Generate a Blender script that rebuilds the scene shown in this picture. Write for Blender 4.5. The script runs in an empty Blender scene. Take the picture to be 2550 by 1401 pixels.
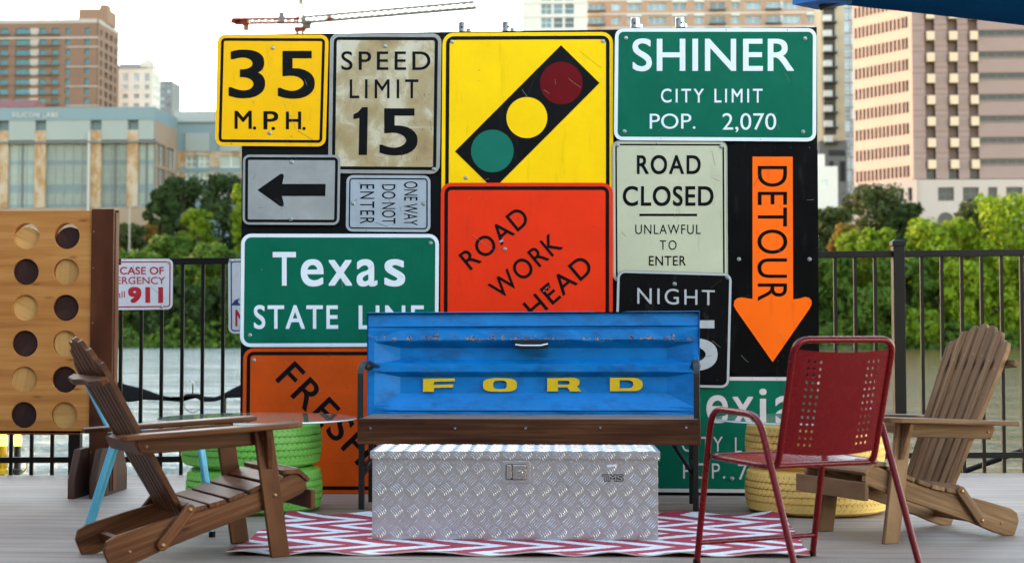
import bpy, math, random
import numpy as np
from mathutils import Vector, Matrix
from mathutils.geometry import tessellate_polygon
R = math.radians
random.seed(7)
SC = bpy.context.scene
COL = SC.collection

# ------------------------------------------------------------------ camera
F, CX, YH, EYE = 4200.0, 1275.0, 815.0, 0.906      # focal length in photo pixels, centre column, horizon row, eye height
PITCH, YAW = R(3.0), R(3.0)
YP = YH - F * math.tan(PITCH)
cam_d = bpy.data.cameras.new("camera")
cam = bpy.data.objects.new("camera", cam_d)
COL.objects.link(cam)
cam.location = (0, 0, EYE)
cam.rotation_euler = (math.pi / 2 + PITCH, 0, YAW)
cam_d.sensor_width = 36
cam_d.lens = 36 * F / 2550
cam_d.shift_y = (YP - 700.5) / 2550
cam_d.clip_start = 0.05
cam_d.clip_end = 6000
cam_d.dof.use_dof = True
cam_d.dof.focus_distance = 8.7
cam_d.dof.aperture_fstop = 59.3 / 16
SC.camera = cam

# ------------------------------------------------------------------ sky, sun, exposure
SUN_EL, SUN_DIR = R(15), Vector((-0.79, 0.61, 0)).normalized()
wd = bpy.data.worlds.new("World")
SC.world = wd
wd.use_nodes = True
wn = wd.node_tree.nodes
sky = wn.new('ShaderNodeTexSky')
sky.sky_type = 'NISHITA'
sky.sun_disc = False
sky.sun_elevation = SUN_EL
sky.sun_rotation = math.atan2(SUN_DIR.x, SUN_DIR.y)
sky.air_density, sky.dust_density, sky.ozone_density = 1.0, 0.6, 1.0
tint = wn.new('ShaderNodeMix'); tint.data_type = 'RGBA'; tint.blend_type = 'MULTIPLY'; tint.inputs[0].default_value = 1
tint.inputs[7].default_value = (1.20, 1.0, .80, 1)          # camera white balance for open shade
wd.node_tree.links.new(sky.outputs[0], tint.inputs[6])
wd.node_tree.links.new(tint.outputs[2], wn['Background'].inputs[0])
wn['Background'].inputs[1].default_value = 0.15
sun_d = bpy.data.lights.new("sun", 'SUN')
sun_d.energy, sun_d.angle, sun_d.color = 2.0, R(0.5), (1.0, 0.66, 0.36)
sun = bpy.data.objects.new("sun", sun_d)
COL.objects.link(sun)
to_sun = Vector((SUN_DIR.x * math.cos(SUN_EL), SUN_DIR.y * math.cos(SUN_EL), math.sin(SUN_EL)))
sun.rotation_euler = to_sun.to_track_quat('Z', 'Y').to_euler()
SC.view_settings.view_transform = 'Standard'
SC.view_settings.look = 'None'
SC.view_settings.gamma = 1
SC.view_settings.exposure = 3.25
SC.cycles.use_denoising = True
SC.cycles.max_bounces = 8
SC.cycles.transparent_max_bounces = 12
SC.cycles.sample_clamp_indirect = 8

# ------------------------------------------------------------------ photo pixel -> point in the world
_fw = Vector((-math.sin(YAW) * math.cos(PITCH), math.cos(YAW) * math.cos(PITCH), math.sin(PITCH)))
_rt = Vector((math.cos(YAW), math.sin(YAW), 0))
_up = _rt.cross(_fw)
def ray(px, py): return _fw + _rt * ((px - CX) / F) + _up * ((YP - py) / F)
def PY(px, py, Y):
    r = ray(px, py)
    return Vector((0, 0, EYE)) + r * (Y / r.y)
def PZ(px, py, z=0.0):
    r = ray(px, py)
    return Vector((0, 0, EYE)) + r * ((z - EYE) / r.z)

# ------------------------------------------------------------------ materials
class NT:
    def __init__(s, name):
        s.m = bpy.data.materials.new(name)
        s.m.use_nodes = True
        s.t = s.m.node_tree
        s.b = s.t.nodes['Principled BSDF']
        s.out = s.t.nodes['Material Output']
    def n(s, kind, **kw):
        x = s.t.nodes.new('ShaderNode' + kind)
        for k, v in kw.items():
            if k.startswith('i_'): x.inputs[k[2:].replace('_', ' ')].default_value = v
            else: setattr(x, k, v)
        return x
    def l(s, a, b): s.t.links.new(a, b)
    def coord(s, kind='Object', scale=(1, 1, 1)):
        mp = s.n('Mapping')
        mp.inputs['Scale'].default_value = scale
        if kind == 'UV':
            s.l(s.n('UVMap').outputs[0], mp.inputs[0])
        else:
            s.l(s.n('TexCoord').outputs[kind], mp.inputs[0])
        return mp.outputs[0]
    def noise(s, co, scale, detail=4, rough=.6, dist=0):
        x = s.n('TexNoise')
        s.l(co, x.inputs['Vector'])
        x.inputs['Scale'].default_value = scale
        x.inputs['Detail'].default_value = detail
        x.inputs['Roughness'].default_value = rough
        x.inputs['Distortion'].default_value = dist
        return x.outputs['Fac']
    def ramp(s, fac, stops):
        x = s.n('ValToRGB')
        e = x.color_ramp.elements
        while len(e) < len(stops): e.new(.5)
        for k, (p, c) in enumerate(stops):
            e[k].position = p
            e[k].color = c if len(c) == 4 else (*c, 1)
        s.l(fac, x.inputs[0])
        return x.outputs[0]
    def mix(s, fac, a, b, mode='MIX'):
        x = s.n('Mix', data_type='RGBA', blend_type=mode)
        if isinstance(fac, (int, float)): x.inputs[0].default_value = fac
        else: s.l(fac, x.inputs[0])
        for k, v in ((6, a), (7, b)):
            if isinstance(v, tuple): x.inputs[k].default_value = (*v[:3], 1)
            else: s.l(v, x.inputs[k])
        return x.outputs[2]
    def math(s, op, a, b=None, c=None):
        x = s.n('Math', operation=op)
        for k, v in enumerate((a, b, c)):
            if v is None: continue
            if isinstance(v, (int, float)): x.inputs[k].default_value = v
            else: s.l(v, x.inputs[k])
        return x.outputs[0]
    def bump(s, h, strength=.2, dist=.01):
        x = s.n('Bump')
        x.inputs['Strength'].default_value = strength
        x.inputs['Distance'].default_value = dist
        s.l(h, x.inputs['Height'])
        s.l(x.outputs[0], s.b.inputs['Normal'])
    def set(s, **kw):
        for k, v in kw.items():
            i = s.b.inputs[k.replace('_', ' ')]
            if isinstance(v, (int, float)): i.default_value = v
            elif isinstance(v, tuple): i.default_value = (*v[:3], 1)
            else: s.l(v, i)
        return s

def sc3(c, k): return tuple(min(1, x * k) for x in c[:3])
def paint(name, col, rough=.45, var=.10, vs=3.0, wear=None, wamt=.5, ws=25, metal=0, bump=.05, bs=60, kind='Object', stretch=(1, 1, 1), rv=.12, spec=.5):
    """painted / plain surface: broad tint variation, optional worn specks of another colour, faint bump"""
    t = NT(name)
    co = t.coord(kind, stretch)
    n1 = t.noise(co, vs, 5, .65)
    c = t.ramp(n1, [(.25, sc3(col, 1 - var)), (.75, sc3(col, 1 + var))])
    if wear:
        n2 = t.noise(co, ws, 8, .75, .3)
        n3 = t.noise(co, ws * .17, 3)
        k = t.math('ADD', t.math('MULTIPLY', n2, .7), t.math('MULTIPLY', n3, .3))
        fac = t.ramp(k, [(wamt, (0, 0, 0)), (min(1, wamt + .03), (1, 1, 1))])
        c = t.mix(fac, c, wear)
    rr = t.noise(co, vs * 4, 4)
    t.set(Base_Color=c, Metallic=metal, Roughness=t.math('ADD', rough - rv / 2, t.math('MULTIPLY', rr, rv)))
    t.b.inputs['Specular IOR Level'].default_value = spec
    if bump: t.bump(t.noise(co, bs, 4), bump, .004)
    return t.m

def sign_sheet(name, col, dirt=(.05, .035, .02), amt=.66, ws=18, rough=.42, var=.06, scratch=.12):
    """reflective sign sheet: faint blotches, specks of dirt and long thin scratches"""
    t = NT(name)
    co = t.coord('Object')
    oi = t.n('ObjectInfo'); va = t.n('VectorMath', operation='ADD'); t.l(co, va.inputs[0]); t.l(oi.outputs['Location'], va.inputs[1]); co = va.outputs[0]
    c = t.ramp(t.noise(co, 4, 5, .7), [(.3, sc3(col, 1 - var)), (.7, sc3(col, 1 + var))])
    c = t.mix(t.ramp(t.noise(co, ws, 9, .8, .2), [(amt, (0, 0, 0)), (amt + .05, (.85, .85, .85))]), c, dirt)
    st_ = t.n('Mapping'); t.l(co, st_.inputs[0]); st_.inputs['Scale'].default_value = (3.2, 1, .55)
    run = t.ramp(t.noise(st_.outputs[0], 5, 5, .7), [(.58, (0, 0, 0)), (.78, (.34, .34, .34))])      # faint rain streaks
    c = t.mix(run, c, dirt)
    t.set(Base_Color=c, Roughness=t.math('ADD', rough - .1, t.math('MULTIPLY', t.noise(co, 6), .25)), Specular_IOR_Level=.12)
    t.bump(t.noise(co, 2.4, 3), .22, .03)
    return t.m

def wood(name, dark, mid, light, rough=.55, along=2.2, across=42, knots=True, bump=.25, kind='UV'):
    """stained board: grain runs along the first texture axis"""
    t = NT(name)
    co = t.coord(kind, (along, across, across) if kind != 'UV' else (along, across, 1))
    g = t.noise(co, 1, 6, .62, .25)
    co2 = t.coord(kind, (along * .6, across * .16, across * .16) if kind != 'UV' else (along * .6, across * .16, 1))
    g2 = t.noise(co2, 1, 3, .5, .6)
    k = t.math('ADD', t.math('MULTIPLY', g, .6), t.math('MULTIPLY', g2, .4))
    c = t.ramp(k, [(.3, dark), (.5, mid), (.72, light)])
    oi = t.n('ObjectInfo'); hv = t.n('HueSaturation'); hv.inputs['Saturation'].default_value = 1.0
    t.l(t.math('ADD', .80, t.math('MULTIPLY', oi.outputs['Random'], .42)), hv.inputs['Value']); t.l(c, hv.inputs['Color']); c = hv.outputs[0]
    if knots:
        co3 = t.coord(kind, (3.2, 11, 11) if kind != 'UV' else (3.2, 11, 1))
        v = t.n('TexVoronoi')
        t.l(co3, v.inputs['Vector'])
        v.inputs['Scale'].default_value = 1.0
        kn = t.ramp(v.outputs['Distance'], [(.02, (1, 1, 1)), (.13, (0, 0, 0))])
        c = t.mix(t.math('MULTIPLY', kn, .75), c, sc3(dark, .5))
    t.set(Base_Color=c, Roughness=t.math('ADD', rough - .12, t.math('MULTIPLY', g, .25)), Specular_IOR_Level=.16)
    t.bump(g, bump, .003)
    return t.m

def facade_mat(name, col, var=.12, vs=.12, rough=.8, lines=None):
    t = NT(name)
    co = t.coord('Object')
    c = t.ramp(t.noise(co, vs, 6, .7), [(.3, sc3(col, 1 - var)), (.7, sc3(col, 1 + var))])
    c = t.mix(t.math('MULTIPLY', t.noise(co, 2.2, 3), .25), c, sc3(col, .7))
    t.set(Base_Color=c, Roughness=rough)
    return t.m
def window_mat(name, col, rough=.12):
    t = NT(name)
    co = t.coord('Object')
    oi = t.n('ObjectInfo')
    k = t.math('ADD', t.math('MULTIPLY', oi.outputs['Random'], .8), t.math('MULTIPLY', t.noise(co, .5, 2), .3))
    c = t.ramp(k, [(.1, sc3(col, .55)), (.9, sc3(col, 1.5))])
    t.set(Base_Color=c, Roughness=max(rough, .3), Specular_IOR_Level=.25)
    return t.m

BLACK = (.012, .012, .013)
M = {}
M['screw'] = paint('zinc screw', (.42, .47, .47), .35, .2, 40, metal=.85, bump=0)
M['letter_black'] = sign_sheet('black sign lettering', (.0035, .0035, .004), (.04, .035, .03), .78, 16, .4, .2, .02)
M['letter_white'] = sign_sheet('white sign lettering', (.70, .74, .80), (.3, .3, .28), .74, 20, .4, .04, 0)
M['letter_grey'] = sign_sheet('grey sign lettering', (.42, .43, .45), (.1, .1, .1), .72, 30, .4, .06, 0)
M['letter_pink'] = sign_sheet('faded sign lettering', (.60, .52, .54), (.3, .28, .26), .74, 20, .4, .05, 0)
M['sheet_amber'] = sign_sheet('amber sign sheet', (.92, .47, .002), (.12, .06, .01), .76, 9)
M['sheet_yellow'] = sign_sheet('yellow sign sheet', (.96, .58, .001), (.35, .20, .01), .78, 9)
M['sheet_green'] = sign_sheet('green sign sheet', (.0015, .115, .066), (.004, .045, .03), .74, 7, .4, .1)
M['sheet_white'] = sign_sheet('white sign sheet', (.68, .71, .76), (.3, .29, .27), .73, 22, .4, .05, 0)
M['sheet_red'] = sign_sheet('red orange sign sheet', (.78, .034, .006), (.30, .02, .01), .73, 9)
M['sheet_orange'] = sign_sheet('dull orange sign sheet', (.60, .069, .004), (.12, .022, .008), .66, 8, .5, .15)
M['sheet_fluo'] = sign_sheet('bright orange sign sheet', (1.0, .135, .004), (.5, .05, .005), .74, 10, .45, .06)
M['sheet_grey'] = sign_sheet('grey sign sheet', (.30, .30, .295), (.12, .12, .12), .62, 26, .4, .16, .35)
M['sheet_silver'] = sign_sheet('silver sign sheet', (.34, .38, .43), (.10, .08, .06), .62, 34, .4, .14, .2)
M['sheet_cream'] = sign_sheet('cream sign sheet', (.50, .50, .36), (.2, .13, .06), .67, 12, .42, .06, .18)
M['sheet_black'] = sign_sheet('black sign sheet', (.0022, .0022, .0025), (.05, .045, .04), .80, 12, .32, .2, .06)
M['sheet_night'] = sign_sheet('speckled black sign sheet', (.003, .003, .0035), (.16, .15, .14), .74, 22, .35, .2, .12)
M['dot_red'] = sign_sheet('dark red sign dot', (.13, .002, .004), (.05, .001, .002), .7, 20)
M['dot_green'] = sign_sheet('green sign dot', (.008, .14, .095), (.004, .06, .04), .7, 20)
M['scratch'] = paint('bare scratch', (.24, .22, .19), .5, .1)
M['grime'] = paint('dark grime', (.05, .035, .025), .7, .2)
M['sign_red'] = paint('sign red ink', (.47, .008, .03), .4, .06)
M['sign_blue'] = paint('sign blue ink', (.01, .045, .18), .4, .06)
def aged_sheet():
    t = NT('stained tan sign sheet')
    co = t.coord('Object', (1, 1, .75))
    k = t.math('ADD', t.math('MULTIPLY', t.noise(co, 2.6, 3, .5, .6), .65), t.math('MULTIPLY', t.noise(co, 11, 7, .7, .5), .35))
    c = t.ramp(k, [(.32, (.20, .125, .06)), (.42, (.36, .25, .11)), (.49, (.41, .32, .18)), (.53, (.54, .46, .32)), (.66, (.62, .56, .47))])
    c = t.mix(t.ramp(t.noise(co, 26, 8, .8, .4), [(.60, (0, 0, 0)), (.66, (.8, .8, .8))]), c, (.14, .08, .045))
    co2 = t.coord('Object', (2, 2, 26))
    c = t.mix(t.ramp(t.noise(co2, 1.3, 3), [(.60, (0, 0, 0)), (.75, (.5, .5, .5))]), c, (.55, .50, .42))
    t.set(Base_Color=c, Roughness=.5)
    return t.m
M['sheet_aged'] = aged_sheet()
M['board'] = paint('black painted board', (.003, .003, .0035), .5, .3, 6, (.05, .045, .04), .74, 18, spec=.15)
M['black_steel'] = paint('black steel', (.014, .014, .015), .42, .3, 9, (.07, .06, .05), .68, 40)
M['fence'] = paint('dark brown fence paint', (.009, .0075, .0065), .55, .25, 7, (.12, .10, .09), .75, 30, spec=.15)
M['chrome'] = paint('bright metal', (.62, .62, .62), .2, .1, 20, metal=1, bump=0)
M['piston'] = paint('machined aluminium', (.42, .415, .41), .3, .1, 30, metal=1, bump=.05)
M['bolt'] = paint('bronze bolt', (.36, .19, .09), .35, .2, 50, metal=.9, bump=0)
M['chair_wood'] = wood('brown stained chair wood', (.026, .008, .003), (.098, .032, .011), (.205, .086, .034), .44)
M['chair_wood_pale'] = wood('weathered brown chair wood', (.055, .024, .010), (.175, .090, .043), (.33, .195, .105), .5)
M['bench_wood'] = wood('dark bench plank', (.022, .007, .003), (.075, .026, .010), (.16, .068, .028), .5)
M['seat_wood'] = wood('pale skylit seat plank', (.10, .06, .04), (.21, .15, .115), (.32, .25, .20), .5)  # sky reflection on the seat tops put into a paler colour
M['post_wood'] = wood('dark red brown post', (.018, .005, .003), (.080, .021, .008), (.18, .058, .020), .5, 1.6, 30)
M['foot_wood'] = wood('brown game foot wood', (.03, .012, .008), (.075, .034, .022), (.14, .075, .05), .6, 2, 30)
M['ply'] = wood('varnished plywood', (.26, .088, .022), (.45, .175, .046), (.60, .29, .088), .42, 1.3, 26, True, .1, 'Object')
M['disc_light'] = wood('pale ash disc', (.27, .115, .028), (.46, .235, .072), (.60, .36, .14), .5, 2.2, 24, False, .1, 'Object')
M['disc_dark'] = wood('dark stained disc', (.014, .006, .005), (.028, .011, .010), (.055, .022, .017), .5, 4, 40, False, .1, 'Object')
M['rope'] = paint('black cloth', (.006, .006, .007), .8, .3, 8)

def tailgate_mat():
    t = NT('chipped blue tailgate paint')
    co = t.coord('Object')
    col = (.0012, .165, .49)
    c = t.ramp(t.noise(co, 5, 5), [(.3, sc3(col, .82)), (.7, sc3(col, 1.12))])
    sep = t.n('SeparateXYZ')
    t.l(t.n('TexCoord').outputs['Object'], sep.inputs[0])
    z = sep.outputs['Z']
    # chips gather on the two folded edges
    e1 = t.math('SUBTRACT', 1, t.math('MULTIPLY', t.math('ABSOLUTE', t.math('SUBTRACT', z, RIDGE_Z)), 24))
    e1 = t.math('MAXIMUM', e1, 0)
    e2 = t.math('MAXIMUM', t.math('SUBTRACT', 1, t.math('MULTIPLY', t.math('ABSOLUTE', t.math('SUBTRACT', z, TOP_Z)), 40)), 0)
    edge = t.math('MULTIPLY', t.math('MAXIMUM', e1, t.math('MULTIPLY', e2, .7)), .15)
    n = t.math('ADD', t.noise(co, 26, 9, .78, .4), t.math('MULTIPLY', t.noise(co, 4, 2), .18))
    k = t.math('ADD', n, edge)
    c = t.mix(t.ramp(k, [(.755, (0, 0, 0)), (.775, (1, 1, 1))]), c, t.ramp(t.noise(co, 90, 3), [(.42, (.035, .018, .012)), (.58, (.33, .25, .17))]))
    smut = t.ramp(t.noise(t.coord('Object', (1, 1, 2.5)), 5, 6, .7), [(.48, (0, 0, 0)), (.72, (.7, .7, .7))])
    c = t.mix(smut, c, (.004, .05, .17))
    t.set(Base_Color=c, Roughness=t.math('ADD', .27, t.math('MULTIPLY', n, .2)), Specular_IOR_Level=.25)
    t.bump(t.noise(co, 5, 4), .35, .012)
    return t.m

# ------------------------------------------------------------------ mesh building
class MB:
    def __init__(s): s.v, s.f, s.mi, s.sm, s.ax = [], [], [], [], []
    def add(s, v, f, mi=0, smooth=False, axis=None):
        o = len(s.v)
        s.v += [Vector(p) for p in v]
        a = None if axis is None else (Vector(axis).normalized(), random.random() * 40, random.random() * 40)
        for q in f:
            s.f.append(tuple(i + o for i in q))
            s.mi.append(mi); s.sm.append(smooth); s.ax.append(a)
        return s
    def box(s, c, size, M3=None, mi=0, axis='auto'):
        hx, hy, hz = (d / 2 for d in size)
        vs = [Vector((x, y, z)) for z in (-hz, hz) for y in (-hy, hy) for x in (-hx, hx)]
        ax = None
        if axis == 'auto':
            k = max(range(3), key=lambda i: size[i]); ax = Vector([1.0 if i == k else 0 for i in range(3)])
        elif axis is not None: ax = Vector(axis)
        if M3 is not None:
            vs = [M3 @ p for p in vs]
            if ax is not None: ax = M3 @ ax
        c = Vector(c)
        return s.add([p + c for p in vs], [(0, 2, 3, 1), (4, 5, 7, 6), (0, 1, 5, 4), (2, 6, 7, 3), (0, 4, 6, 2), (1, 3, 7, 5)], mi, False, ax)
    def prism(s, poly, fn, t0, t1, mi=0, axis=None, side=None, smooth=False):
        n = len(poly)
        a = [fn(p[0], p[1], t0) for p in poly]
        b = [fn(p[0], p[1], t1) for p in poly]
        s.add(a + b, [tuple(range(n)), tuple(range(2 * n - 1, n - 1, -1))], mi, False, axis)
        o = len(s.v) - 2 * n
        av = s.ax[-1]
        for i in range(n):
            j = (i + 1) % n
            s.f.append((o + i, o + n + i, o + n + j, o + j)); s.mi.append(mi if side is None else side); s.sm.append(smooth); s.ax.append(av)
        return s
    def tube(s, pts, r, n=10, mi=0, closed=False, caps=True, axis=None):
        pts = [Vector(p) for p in pts]
        m = len(pts)
        rs = r if isinstance(r, (list, tuple)) else [r] * m
        tan = []
        for i in range(m):
            a = pts[(i - 1) % m] if closed or i > 0 else pts[i]
            b = pts[(i + 1) % m] if closed or i < m - 1 else pts[i]
            tan.append((b - a).normalized())
        u = tan[0].orthogonal().normalized()
        vs = []
        for i in range(m):
            u = (u - tan[i] * u.dot(tan[i])).normalized()
            w = tan[i].cross(u)
            for k in range(n):
                an = 2 * math.pi * k / n
                vs.append(pts[i] + (u * math.cos(an) + w * math.sin(an)) * rs[i])
        fs = []
        for i in range(m if closed else m - 1):
            j = (i + 1) % m
            for k in range(n):
                l = (k + 1) % n
                fs.append((i * n + k, i * n + l, j * n + l, j * n + k))
        s.add(vs, fs, mi, True, axis)
        if caps and not closed:
            s.add(vs[:n], [tuple(range(n - 1, -1, -1))], mi)
            s.add(vs[-n:], [tuple(range(n))], mi)
        return s
    def lathe(s, prof, c, n=32, axis='Z', mi=0, smooth=True, rot=None, closed=False):
        c = Vector(c)
        vs = []
        for k in range(n):
            an = 2 * math.pi * k / n
            for (r, h) in prof:
                p = Vector((r * math.cos(an), r * math.sin(an), h)) if axis == 'Z' else Vector((r * math.cos(an), h, r * math.sin(an)))
                if rot is not None: p = rot @ p
                vs.append(c + p)
        m = len(prof)
        fs = []
        for k in range(n):
            l = (k + 1) % n
            for i in range(m if closed else m - 1):
                j = (i + 1) % m
                q = (k * m + i, l * m + i, l * m + j, k * m + j)
                fs.append(q if axis == 'Z' else q[::-1])
        return s.add(vs, fs, mi, smooth)
    def disc(s, c, r, nrm, depth=.002, n=16, mi=0):
        nrm = Vector(nrm).normalized(); u = nrm.orthogonal().normalized(); w = nrm.cross(u); c = Vector(c)
        ring = lambda rr, d: [c + (u * math.cos(2 * math.pi * k / n) + w * math.sin(2 * math.pi * k / n)) * rr + nrm * d for k in range(n)]
        v = ring(r, 0) + ring(r * .75, depth) + [c + nrm * depth * 1.15]
        f = [(k, (k + 1) % n, n + (k + 1) % n, n + k) for k in range(n)] + [(n + k, n + (k + 1) % n, 2 * n) for k in range(n)]
        return s.add(v, f, mi, True)
    def mesh(s, name, mats, off=Vector((0, 0, 0)), inv=None):
        me = bpy.data.meshes.new(name)
        vs = [(p - off) for p in s.v] if inv is None else [inv @ p for p in s.v]
        me.from_pydata(vs, [], s.f)
        for m in (mats if isinstance(mats, (list, tuple)) else [mats]): me.materials.append(m)
        me.polygons.foreach_set('material_index', s.mi)
        me.polygons.foreach_set('use_smooth', s.sm)
        if any(a is not None for a in s.ax):
            uv = me.uv_layers.new(name='UVMap')
            d = [0.0] * (2 * len(me.loops))
            for p in me.polygons:
                a = s.ax[p.index]
                if a is None: continue
                x, ou, ov = a
                y = x.orthogonal().normalized(); z = x.cross(y)
                for li in p.loop_indices:
                    q = s.v[me.loops[li].vertex_index]
                    d[2 * li] = q.dot(x) + ou
                    d[2 * li + 1] = q.dot(y) + 1.17 * q.dot(z) + ov
            uv.data.foreach_set('uv', d)
        me.update()
        if any(s.sm): me.set_sharp_from_angle(angle=R(38))
        return me
    def center(s):
        lo = Vector([min(p[i] for p in s.v) for i in range(3)]); hi = Vector([max(p[i] for p in s.v) for i in range(3)])
        return Vector(((lo.x + hi.x) / 2, (lo.y + hi.y) / 2, lo.z))
    def build(s, name, mats, parent=None, local=False, bevel=0, seg=2):
        """one linked object; vertices are world points unless local=True (then they are in the parent's space)"""
        if parent is None:
            off = s.center()
            o = bpy.data.objects.new(name, s.mesh(name, mats, off))
            o.location = off
            WM[o] = Matrix.Translation(off)
        else:
            inv = None if local else WM[parent].inverted()
            o = bpy.data.objects.new(name, s.mesh(name, mats, inv=inv))
            o.parent = parent
            WM[o] = WM[parent].copy()
        COL.objects.link(o)
        if bevel:
            b = o.modifiers.new('bevel', 'BEVEL'); b.width = bevel; b.segments = seg; b.limit_method = 'ANGLE'; b.angle_limit = R(35)
        return o
WM = {}
def tag(o, label=None, cat=None, group=None, kind=None):
    if label: o['label'] = label
    if cat: o['category'] = cat
    if group: o['group'] = group
    if kind: o['kind'] = kind
    return o
def thing(name, label, cat, loc=(0, 0, 0), rz=0, group=None):
    o = bpy.data.objects.new(name, None)
    COL.objects.link(o)
    o.location = loc; o.rotation_euler = (0, 0, rz)
    o.empty_display_size = .1
    WM[o] = Matrix.Translation(loc) @ Matrix.Rotation(rz, 4, 'Z')
    return tag(o, label, cat, group)
def linked(name, me, parent, mat):
    """child object sharing mesh data; mat is its matrix in the parent's space"""
    o = bpy.data.objects.new(name, me)
    o.parent = parent
    o.matrix_local = mat
    COL.objects.link(o)
    return o
def fillet(pts, rad, seg=5):
    pts = [Vector(p) for p in pts]
    out = [pts[0]]
    for i in range(1, len(pts) - 1):
        a, b, c = pts[i - 1], pts[i], pts[i + 1]
        r = min(rad, (a - b).length * .49, (c - b).length * .49)
        p, q = b + (a - b).normalized() * r, b + (c - b).normalized() * r
        for k in range(seg + 1):
            t = k / seg
            out.append(p * (1 - t) ** 2 + b * 2 * t * (1 - t) + q * t * t)
    return out + [pts[-1]]
def rrect(x0, y0, x1, y1, r, seg=5):
    out = []
    for cx, cy, a0 in ((x1 - r, y0 + r, -90), (x1 - r, y1 - r, 0), (x0 + r, y1 - r, 90), (x0 + r, y0 + r, 180)):
        for k in range(seg + 1):
            a = R(a0 + 90 * k / seg)
            out.append((cx + r * math.cos(a), cy + r * math.sin(a)))
    return out
def hole_sheet(mb, xs, zs, fn, rad, holes, n=16, mi=0, back=None, mi_in=None):
    """sheet over grid lines xs, zs; cells in `holes` get a round hole; fn(a,b,t) -> point, t 0 front, 1 back"""
    for side in ((0,) if back is None else (0, 1)):
        for i in range(len(xs) - 1):
            for j in range(len(zs) - 1):
                x0, x1, z0, z1 = xs[i], xs[i + 1], zs[j], zs[j + 1]
                if (i, j) not in holes:
                    q = [(x0, z0), (x1, z0), (x1, z1), (x0, z1)]
                    f = (0, 1, 2, 3) if side == 0 else (3, 2, 1, 0)
                    mb.add([fn(a, b, side) for a, b in q], [f], mi, True)
                    continue
                cx, cz = (x0 + x1) / 2, (z0 + z1) / 2
                ri, ro = [], []
                for k in range(n):
                    a = 2 * math.pi * (k + .5) / n
                    c, s_ = math.cos(a), math.sin(a)
                    m = 1 / max(abs(c), abs(s_))
                    ri.append((cx + rad * c, cz + rad * s_)); ro.append((cx + (x1 - x0) / 2 * c * m, cz + (z1 - z0) / 2 * s_ * m))
                cor = [(x1, z1), (x0, z1), (x0, z0), (x1, z0)]
                v = [fn(a, b, side) for a, b in ri + ro + cor]
                f = []
                for k in range(n):
                    l = (k + 1) % n
                    f.append((k, n + k, n + l, l))
                    qd = 2 * math.pi * (k + 1) / n
                    if k in (n // 8 - 1, 3 * n // 8 - 1, 5 * n // 8 - 1, 7 * n // 8 - 1):
                        f.append((n + k, 2 * n + (0, 1, 2, 3)[(k + 1) * 8 // n // 2], n + l))
                if side: f = [q[::-1] for q in f]
                mb.add(v, f, mi, True)
                if side == 0 and back is not None:
                    w = [fn(a, b, 0) for a, b in ri] + [fn(a, b, 1) for a, b in ri]
                    mb.add(w, [(k, (k + 1) % n, n + (k + 1) % n, n + k) for k in range(n)], mi if mi_in is None else mi_in, True)

# ------------------------------------------------------------------ lettering
_tc = {}
def glyphs(body, off=0.0, space=1.0):
    key = (body, round(off, 4), space)
    if key not in _tc:
        cu = bpy.data.curves.new('lettering', 'FONT')
        cu.body = body; cu.offset = off; cu.space_character = space; cu.resolution_u = 6
        ob = bpy.data.objects.new('lettering', cu)
        COL.objects.link(ob)
        dg = bpy.context.evaluated_depsgraph_get(); dg.update()
        me = bpy.data.meshes.new_from_object(ob.evaluated_get(dg))
        v = [(p.co.x, p.co.y) for p in me.vertices]
        f = [tuple(p.vertices) for p in me.polygons]
        bpy.data.objects.remove(ob); bpy.data.curves.remove(cu); bpy.data.meshes.remove(me)
        _tc[key] = (v, f)
    return _tc[key]
_v, _ = glyphs('I')
CAPH = max(p[1] for p in _v) - min(p[1] for p in _v)
STEM = max(p[0] for p in _v) - min(p[0] for p in _v)
def text_quad(mb, body, quad, mi, fn, stem=.17, space=1.0, cap=1.0):
    """lettering fitted into the pixel quad TL,TR,BR,BL; stem = stroke / cap height; fn(px,py) -> world"""
    v, f = glyphs(body, 0, space)
    e = max(0, (stem * CAPH - STEM) / 2) * .82
    x0, x1 = min(p[0] for p in v) - e, max(p[0] for p in v) + e
    y0, y1 = min(p[1] for p in v) - e, max(p[1] for p in v) + e
    if len(quad) == 4 and not isinstance(quad[0], tuple):
        a, b, c, d = quad; quad = [(a, b), (c, b), (c, d), (a, d)]
    tl, tr, br, bl = (Vector(q) for q in quad)
    # strokes are thickened by laying shifted copies on each other, every copy a hair nearer than the one below
    sh = [(0, 0)] if e < .002 else [(a * e, b * e) for a in (-1, 0, 1) for b in (-1, 0, 1)]
    for k, (ex, ey) in enumerate(sh):
        out = []
        for x, y in v:
            s, t = (x + ex - x0) / (x1 - x0), (y1 - y - ey) / (y1 - y0)
            q = (tl * (1 - s) + tr * s) * (1 - t) + (bl * (1 - s) + br * s) * t
            p = fn(q.x, q.y)
            out.append(p - Vector((0, 4e-5 * k, 0)))
        mb.add(out, f, mi)
def turned(q, deg_dir, w, h):
    """pixel quad from its baseline start q, text direction angle (clockwise from +x, image y down), width, cap height"""
    d = Vector((math.cos(R(deg_dir)), math.sin(R(deg_dir)))); u = Vector((d.y, -d.x)); q = Vector(q)
    return [tuple(q + u * h), tuple(q + d * w + u * h), tuple(q + d * w), tuple(q)]

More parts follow.
